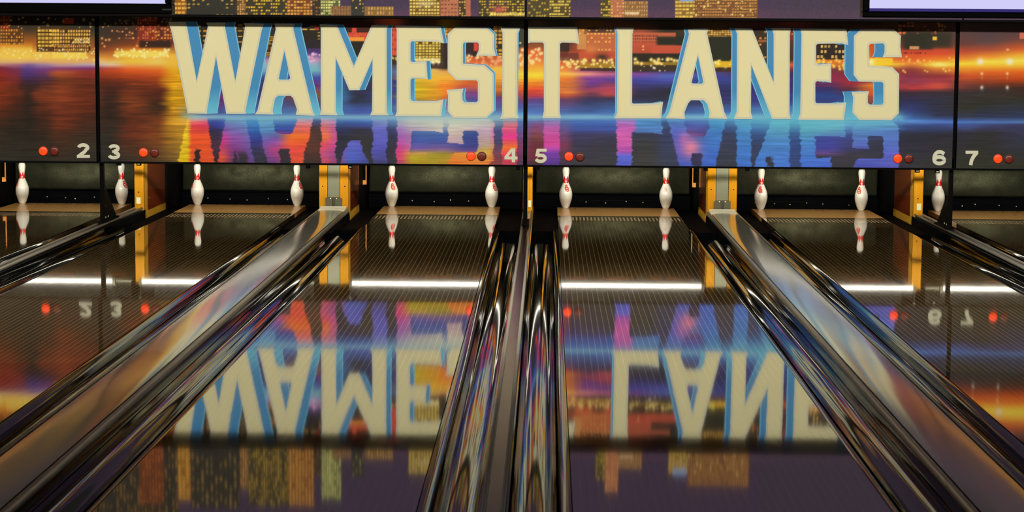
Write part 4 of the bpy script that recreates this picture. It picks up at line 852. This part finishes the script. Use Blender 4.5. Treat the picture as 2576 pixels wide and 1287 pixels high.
# ------------------------------------------------------------------ dividers between the lanes
for (a, b_), (xc, kind) in GAP.items():
    if kind == 'w':
        t = T('ball_return_cover', {(1, 2): 'silver ball return cover at the far left edge of the hall', (3, 4): 'wide silver ball return cover running down to the lower left corner', (5, 6): 'wide silver ball return cover running down to the lower right corner'}[(a, b_)], 'ball return cover', (xc, NEAR_Y, -.1))
        y1 = KICK_Y-.02
        top = [(xc+.106*k, .062-.006*abs(k)**3) for k in [i/8-1 for i in range(17)]]
        pr = [(xc-.106, .0302)]+top+[(xc+.106, .0302)]
        o = MB().sweep(pr, [NEAR_Y, 4, 7, 10, 13, 16, y1-.20], True).build('top_sheet', MT['silver'], None, True); adopt(o, t.e)
        m = o.modifiers.new('smooth', 'EDGE_SPLIT'); m.split_angle = math.radians(40)
        # raised rounded end cap
        prof2 = [(0, .052), (.03, .063), (.06, .066), (.12, .066), (.17, .072), (.198, .080), (.2, .0302), (0, .0302)]
        v = []; f = []
        for xx in (xc-.112, xc+.112): v += [(xx, y1-.2+yy, zz) for yy, zz in prof2]
        k = len(prof2)
        f = [[i, (i+1) % k, k+(i+1) % k, k+i] for i in range(k)]+[list(range(k))[::-1], list(range(k, 2*k))]
        t.part('end_cap', MB().add(v, f), MT['end_cap'])
        for s in (-1, 1):
            q = [(.1145, .056), (.121, .0585), (.128, .056), (.133, .048), (.1355, .036), (.1355, .0302), (.1145, .0302)]
            pr = [(xc+s*x, z) for x, z in q]
            if s < 0: pr = pr[::-1]
            o = MB().sweep(pr, [NEAR_Y, 9, y1], True).build('edge_strip', MT['silver_edge'], None, True); adopt(o, t.e)
            m = o.modifiers.new('smooth', 'EDGE_SPLIT'); m.split_angle = math.radians(40)
        mb = MB(); mb.sweep([(xc-.1412, -.1), (xc-.1412, -.004), (xc-.136, .0295), (xc+.136, .0295), (xc+.1412, -.004), (xc+.1412, -.1)], [NEAR_Y, y1-.001], True)
        t.part('base', mb, MT['ledge'])
    else:
        t = T('division_cap', {(2, 3): 'narrow bright metal lane divider starting at the left post with a brace', (4, 5): 'narrow grey metal lane divider running down the middle of the picture', (6, 7): 'narrow bright metal lane divider starting at the right post with a brace'}[(a, b_)], 'lane divider', (xc, NEAR_Y, -.1))
        hwd = abs((LANE[b_]-LANE[a])/2)-HW-.048-GW-.001
        y1 = KICK_Y-.02
        t.part('base', B(xc-hwd, xc+hwd, NEAR_Y, y1, -.1, .036), MT['ledge'])
        t.part('cap_plate', B(xc-.026, xc+.026, NEAR_Y, y1, .036, .048), MT['cap'])
        for s in (-1, 1):
            cx = xc+s*.032
            pr = [(cx+.0085*math.cos(a_), .050+.0095*math.sin(a_)) for a_ in [2*math.pi*i/14 for i in range(14)]]
            o = MB().sweep(pr, [NEAR_Y, 9, y1-.03], True).build('side_rail', MT['end_cap'], None, True); adopt(o, t.e)

# ------------------------------------------------------------------ kickbacks (walls of the pin pits)
KY1 = 20.46; KZ0, KZ1 = -.085, .60
for (a, b_), (xc, kind) in GAP.items():
    if kind == 'n':
        h = .0405
        t = T('kickback_wall', {(2, 3): 'thin yellow wood pit wall with red brown side, left of lane three', (4, 5): 'thin yellow wood pit wall behind the middle post', (6, 7): 'thin yellow wood pit wall with red brown side, right of lane six'}[(a, b_)], 'pit wall', (xc, KICK_Y, KZ0))
        t.part('front_post', B(xc-h, xc+h, KICK_Y, KICK_Y+.06, KZ0, KZ1), MT['wood'], bevel=.004)
        t.part('wall_core', B(xc-h+.006, xc+h-.006, KICK_Y+.06, KY1, KZ0, KZ1), MT['darkbox'])
        for s in (-1, 1):
            xa, xb = sorted((xc+s*(h-.006), xc+s*(h+.001)))
            t.part('side_stile', B(xa, xb, KICK_Y+.061, KICK_Y+.17, KZ0, KZ1), MT['wood_trim'])
            xa, xb = sorted((xc+s*(h-.006), xc+s*(h+.0035)))
            t.part('side_rail', B(xa, xb, KICK_Y+.171, KICK_Y+1.05, KZ0, .012), MT['wood_trim'])
            xa, xb = sorted((xc+s*(h-.006), xc+s*(h-.002)))
            t.part('side_board', B(xa, xb, KICK_Y+.171, KICK_Y+1.05, KZ0+.097, KZ1-.04), MT['kick_side'])
            t.part('side_rail', B(xa, xb, KICK_Y+.171, KICK_Y+1.05, KZ1-.04, KZ1), MT['wood_trim'])
        zz = .10
        sx = {(2, 3): (-.024, .012), (4, 5): (.006, .030), (6, 7): (-.012, .024)}[(a, b_)]
        t.part('metal_plate', B(xc+sx[0], xc+sx[1], KICK_Y-.003, KICK_Y, .085, .142), MT['plate'])
        if (a, b_) != (4, 5): t.part('bolt_hole', MB().disc_y(xc-.004, KICK_Y, .185, .006, .001, 10), MT['black'])
    else:
        h = .127
        t = T('kickback_wall', {(1, 2): 'yellow wood pit wall at the far left edge beside lane 2', (3, 4): 'wide yellow and grey fronted pit wall left of centre under letter A', (5, 6): 'wide yellow and grey fronted pit wall right of centre under letters AN'}[(a, b_)], 'pit wall', (xc, KICK_Y, KZ0))
        for s in (-1, 1):
            xa, xb = sorted((xc+s*.056, xc+s*h))
            t.part('front_post', B(xa, xb, KICK_Y, KICK_Y+.06, KZ0, KZ1), MT['wood'], bevel=.004)
            t.part('bolt_hole', MB().disc_y(xc+s*.096, KICK_Y, .250, .006, .001, 10), MT['black'])
            xa, xb = sorted((xc+s*(h-.006), xc+s*(h+.001)))
            t.part('side_stile', B(xa, xb, KICK_Y+.061, KICK_Y+.17, KZ0, KZ1), MT['wood_trim'])
            xa, xb = sorted((xc+s*(h-.006), xc+s*(h+.0035)))
            t.part('side_rail', B(xa, xb, KICK_Y+.171, KICK_Y+1.05, KZ0, .012), MT['wood_trim'])
            xa, xb = sorted((xc+s*(h-.006), xc+s*(h-.002)))
            t.part('side_board', B(xa, xb, KICK_Y+.171, KICK_Y+1.05, KZ0+.097, KZ1-.04), MT['kick_side'])
            t.part('side_rail', B(xa, xb, KICK_Y+.171, KICK_Y+1.05, KZ1-.04, KZ1), MT['wood_trim'])
            xa, xb = sorted((xc+s*.010, xc+s*.056))
            hg = t.part('hinge_box', B(xc+s*.042-.030, xc+s*.042+.030, KICK_Y-.016, KICK_Y-.001, .075, .150), MT['hinge'], bevel=.003)
            sc = MB().disc_y(xc+s*.026, KICK_Y-.016, .146, .005, .004, 10).build('screw', MT['screw']); sc.parent = hg
        t.part('grey_front', B(xc-.052, xc+.052, KICK_Y+.004, KICK_Y+.05, .155, KZ1), MT['grey_panel'])
        t.part('grey_front', B(xc-.052, xc+.052, KICK_Y+.002, KICK_Y+.05, KZ0, .153), MT['hinge'])
        t.part('wall_core', B(xc-h+.006, xc+h-.006, KICK_Y+.06, KY1, KZ0, KZ1), MT['darkbox'])
        # small orange catch seen past the end of the side board
        for s in (-1, 1):
            if (a, b_) == (1, 2) and s < 0: continue
            xa, xb = sorted((xc+s*(h+.001), xc+s*(h+.035)))
            mb = MB().box(xa, xb, KICK_Y+1.45, KICK_Y+1.47, .165, .205)
            xa, xb = sorted((xc+s*(h+.027), xc+s*(h+.035)))
            mb.box(xa, xb, KICK_Y+1.45, KICK_Y+1.47, .205, .45)
            t.part('catch', mb, MT['tan'])

# ------------------------------------------------------------------ pits: curtains, boards, machines, lights
for n, xc in LANE.items():
    w = .70
    xa, xb = xc-HW-.20, xc+HW+.20
    cur = []
    t = T('pit_curtain', 'dark grey green cushion curtain behind the pins of lane %s' % NUMWORD[n], 'curtain', (xc, 20.40, .06))
    nx, nz = 90, 40; v = []; f = []
    for j in range(nz+1):
        for i in range(nx+1):
            x = xa+(xb-xa)*i/nx; z = .072+.72*j/nz
            v.append((x, 20.40+.012*math.sin(i*.4+j*.06+n)+.05*(j/nz), z))
    for j in range(nz):
        for i in range(nx): f.append([j*(nx+1)+i, j*(nx+1)+i+1, (j+1)*(nx+1)+i+1, (j+1)*(nx+1)+i])
    cm = mesh('curtain_sheet', v, f); ca = cm.color_attributes.new('pale_centre', 'FLOAT_COLOR', 'POINT')
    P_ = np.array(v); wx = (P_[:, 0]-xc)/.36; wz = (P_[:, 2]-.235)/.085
    wv = np.exp(-wx**2-wz**2)*(.55+.9*vnoise(P_[:, 0]*14+n*9, P_[:, 2]*22, 5))  # paler towards the middle of the curtain, broken up by noise
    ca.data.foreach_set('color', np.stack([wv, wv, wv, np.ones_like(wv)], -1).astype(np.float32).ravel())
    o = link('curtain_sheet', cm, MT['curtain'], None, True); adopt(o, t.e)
    sm = o.modifiers.new('thick', 'SOLIDIFY'); sm.thickness = .03; sm.offset = 1
    t.part('hem', B(xa, xb, 20.385, 20.40, .06, .085), MT['pit'])
    t = T('pit_board', 'black board with small bright screws at the back of lane %s' % NUMWORD[n], 'pit board', (xc, 20.30, -.3))
    t.part('board', B(xa, xb, 20.30, 20.36, -.30, .055), MT['pit'])
    t.part('board_strip', B(xa, xb, 20.285, 20.30, .006, .012), MT['black'])
    rg = random.Random(n)
    for k in range(6):
        x = xc+(-.46+.18*k)+rg.uniform(-.05, .05)
        t.part('screw', MB().disc_y(x, 20.285, .0-(k % 3)*.008+.002, .006, .003, 8), MT['screw'])
    # machine above the pins
    t = T('pinsetter', 'dark machine hanging above the pins of lane %s, mirrored in the lane' % NUMWORD[n], 'pin machine', (xc, 19.3, .62))
    t.part('under_plate', B(xa+.03, xb-.03, 18.62, 20.30, .60, .612), MT['housing'])
    t.part('machine_body', B(xa+.03, xb-.03, 18.64, 20.30, .613, 1.3), MT['darkbox'])
    for yy in (18.7, 20.15): t.part('cross_beam', B(xc-.795, xc+.795, yy, yy+.08, .601, .64), MT['darkbox'])
    for q, (dx, wd) in enumerate(((-.42, .16), (-.12, .24), (.30, .10), (.44, .14))):
        t.part('bar', B(xc+dx, xc+dx+wd, 19.0, 19.03, .585, .599), MT['tan'])
    # lamp
    t = T('pit_light', 'white fluorescent tube lamp lighting the pins of lane %s, mirrored in the lane' % NUMWORD[n], 'light', (xc, 17.95, .5))
    t.part('tube', MB().tube_x(xc-.68, xc+.68, 17.95, .528, .013), MT['tube'], True)
    for s in (-1, 1): t.part('end_holder', B(xc+s*.693-.012, xc+s*.693+.012, 17.93, 17.97, .51, .56), MT['hinge']); t.part('hanging_rod', B(xc+s*.693-.005, xc+s*.693+.005, 17.945, 17.955, .56, 1.25), MT['darkbox'])
    t.part('mount_beam', B(xc-.705, xc+.705, 17.93, 17.97, 1.25, 1.29), MT['darkbox'])

for n, xc in LANE.items():
    t = T('pin_spotlight', 'bright lamp hidden behind the printed panel, lighting the pins of lane %s' % NUMWORD[n], 'light', (xc, 17.1, .78))
    t.part('tube', MB().tube_x(xc-.60, xc+.60, 17.12, .78, .03), MT['tube2'], True)
    for q in (-1, 1): t.part('end_holder', B(xc+q*.615-.015, xc+q*.615+.015, 17.06, 17.17, .74, .86), MT['housing'])
    t.part('reflector', B(xc-.64, xc+.64, 17.03, 17.05, .70, .86), MT['screw'])
    t.part('added_baffle', B(xc-.64, xc+.64, 17.051, 17.185, .732, .738), MT['darkbox'])  # unseen plate added to keep the lamp's light off the lane below
    t.part('wall_bracket', B(xc-.10, xc+.10, MASK_Y+.0241, 17.03, .80, .84), MT['darkbox'])
# ------------------------------------------------------------------ pins
IN = .0254
PROF = [(0, 0), (0, .92), (.12, 1.0155), (.75, 1.414), (1.5, 1.70), (2.25, 1.953), (3.375, 2.255), (4.5, 2.383), (5.2, 2.35), (5.875, 2.2815), (6.6, 2.08), (7.25, 1.8515), (8.0, 1.52), (8.625, 1.236), (9.375, .9825), (10, .8985), (10.875, .935), (11.75, 1.047), (12.625, 1.203), (13.5, 1.2735), (14.1, 1.20), (14.55, .98), (14.85, .62), (15, .0)]
ph = np.array([p[0] for p in PROF[2:]]); pr_ = np.array([p[1] for p in PROF[2:]])
def prad(h): return float(np.interp(h, ph, pr_))
def pin_body():
    n = 40; v = []; f = []
    hs = [(0, 0.0), (0, .92)]+[(h, prad(h)) for h in list(np.linspace(.12, 14.9, 60))]
    for h, r in hs[1:]: v += [(r*IN*math.cos(2*math.pi*i/n), r*IN*math.sin(2*math.pi*i/n), h*IN) for i in range(n)]
    m = len(hs)-1
    for k in range(m-1): f += [[k*n+i, k*n+(i+1) % n, (k+1)*n+(i+1) % n, (k+1)*n+i] for i in range(n)]
    f.append(list(range(n))[::-1]); v.append((0, 0, 15*IN)); top = len(v)-1
    f += [[(m-1)*n+i, (m-1)*n+(i+1) % n, top] for i in range(n)]
    return MB().add(v, f)
def on_pin(a, h, off=.0007):
    r = prad(h)*IN+off; return (r*math.sin(a), -r*math.cos(a), h*IN)
def pin_crown():
    v = []; f = []; N = 96; K = 8
    for i in range(N):
        a = 2*math.pi*i/N; t = (i*6/N) % 1; tip = 1-abs(2*t-1)
        h0 = 8.95+.3*(1-abs(2*((t+.5) % 1)-1)); h1 = 10.1+1.5*tip
        for k in range(K+1): v.append(on_pin(a, h0+(h1-h0)*k/K))
    for i in range(N):
        j = (i+1) % N
        for k in range(K): f.append([i*(K+1)+k, j*(K+1)+k, j*(K+1)+k+1, i*(K+1)+k+1])
    return MB().add(v, f)
def pin_decal(loops):
    mb = MB()
    for pts, w in loops:
        rb = ribbon(pts, w); n = len(pts); L_ = rb[:n]; R_ = rb[n:][::-1]
        v = [on_pin(x/2.1, h, .0009) for x, h in L_]+[on_pin(x/2.1, h, .0009) for x, h in R_]
        mb.add(v, [[i, n+i, n+i+1, i+1] for i in range(n-1)])
    return mb
CREST = [(arc(-.05, 7.95, .52, .36, -20, 320, 24), .36), (arc(.10, 7.15, .66, .42, 150, -195, 24), .40), (arc(.30, 6.45, .50, .28, 130, -170, 18), .30),
         ([(-.58, 8.2), (-.55, 7.5), (-.46, 6.9), (-.3, 6.4)], .3), ([(.0, 8.5), (.1, 7.8), (.18, 7.0)], .26)]
LINES = [([(-.55, 7.55), (-.2, 7.66), (.2, 7.62), (.5, 7.5)], .12), ([(-.45, 7.2), (0, 7.25), (.55, 7.12)], .11), ([(-.2, 6.85), (.2, 6.88), (.45, 6.8)], .09)]
body_me = pin_body(); crown_me = pin_crown(); crest_me = pin_decal(CREST); lines_me = pin_decal(LINES)
PINS = [(2, -1, -62, 0), (2, 1, 48, 0), (3, -1, -68, 0), (3, 1, 50, 0), (4, -1, 14, 0), (4, 1, 34, 0), (5, -1, 8, 0), (5, 1, -8, 1), (6, -1, -16, 0), (6, 1, -38, 0), (7, -1, 26, 1)]
first = None; first_lines = None
def make_pin(me_decal):
    t = thing('bowling_pin', '', 'bowling pin', (0, 0, 0), 'corner pins standing at the lane ends')
    body_me.build('pin_body', MT['white'], t, True)
    crown_me.build('neck_crown', MT['red'], t)
    o = me_decal.build('emblem', MT['red2'], t); return t
EMB = {0: 'red crest', 1: 'thin red lines'}
protos = {0: make_pin(crest_me), 1: make_pin(lines_me)}; used = set()
for n, s, rot_, kind in PINS:
    p = protos[kind]
    if kind not in used: used.add(kind); o = p
    else:
        o = p.copy(); COL.objects.link(o)
        for ch in list(p.children):
            c = ch.copy(); COL.objects.link(c); c.parent = o
    o.location = (LANE[n]+s*.4572, PIN_Y, 0)
    for ch in o.children:
        if ch.name.startswith('emblem'): ch.rotation_euler = (0, 0, math.radians(rot_))
    side = 'left' if s < 0 else 'right'
    o['label'] = 'white bowling pin with red neck crown at the %s back corner of lane %s' % (side, NUMWORD[n])

# ------------------------------------------------------------------ the hall
struct('floor', B(-9, 9, -6, 24, -.36, -.31), MT['floor'])
struct('ceiling', B(-9, 9, -6, 24, 4.2, 4.3), MT['ceil'])
struct('wall_left', B(-9.1, -9, -6, 24, -.36, 4.3), MT['wall'])
struct('wall_right', B(9, 9.1, -6, 24, -.36, 4.3), MT['wall'])
struct('wall_back', B(-9, 9, -6.1, -6, -.36, 4.3), MT['wall'])
struct('wall_front', B(-9, 9, 24, 24.1, -.36, 4.3), MT['wall'])
struct('trim_1', B(-9, 9, MASK_Y+.10, MASK_Y+.16, UZ0+.02, 4.2), MT['wall'])

# ------------------------------------------------------------------ light
def area(name, loc, target, sx, sy, power, col):
    d = bpy.data.lights.new(name, 'AREA'); d.shape = 'RECTANGLE'; d.size = sx; d.size_y = sy; d.energy = power; d.color = col
    o = bpy.data.objects.new(name, d); COL.objects.link(o); o.location = loc
    o.rotation_euler = (Vector(target)-Vector(loc)).to_track_quat('-Z', 'Y').to_euler(); return o
area('lane_wash_light', (0, 10.9, 3.85), (0, 16.9, .55), 17.0, .22, 745, (1.0, .97, .90))
area('fill_light', (0, -5.0, 2.6), (0, 16.9, 1.0), 14.0, 1.2, 150, (1.0, .95, .86))  # unseen fill added behind the camera to lift the panels' shadow band
w = bpy.data.worlds.new('world'); scene.world = w; w.use_nodes = True
w.node_tree.nodes['Background'].inputs[0].default_value = (.02, .02, .02, 1); w.node_tree.nodes['Background'].inputs[1].default_value = 0.3
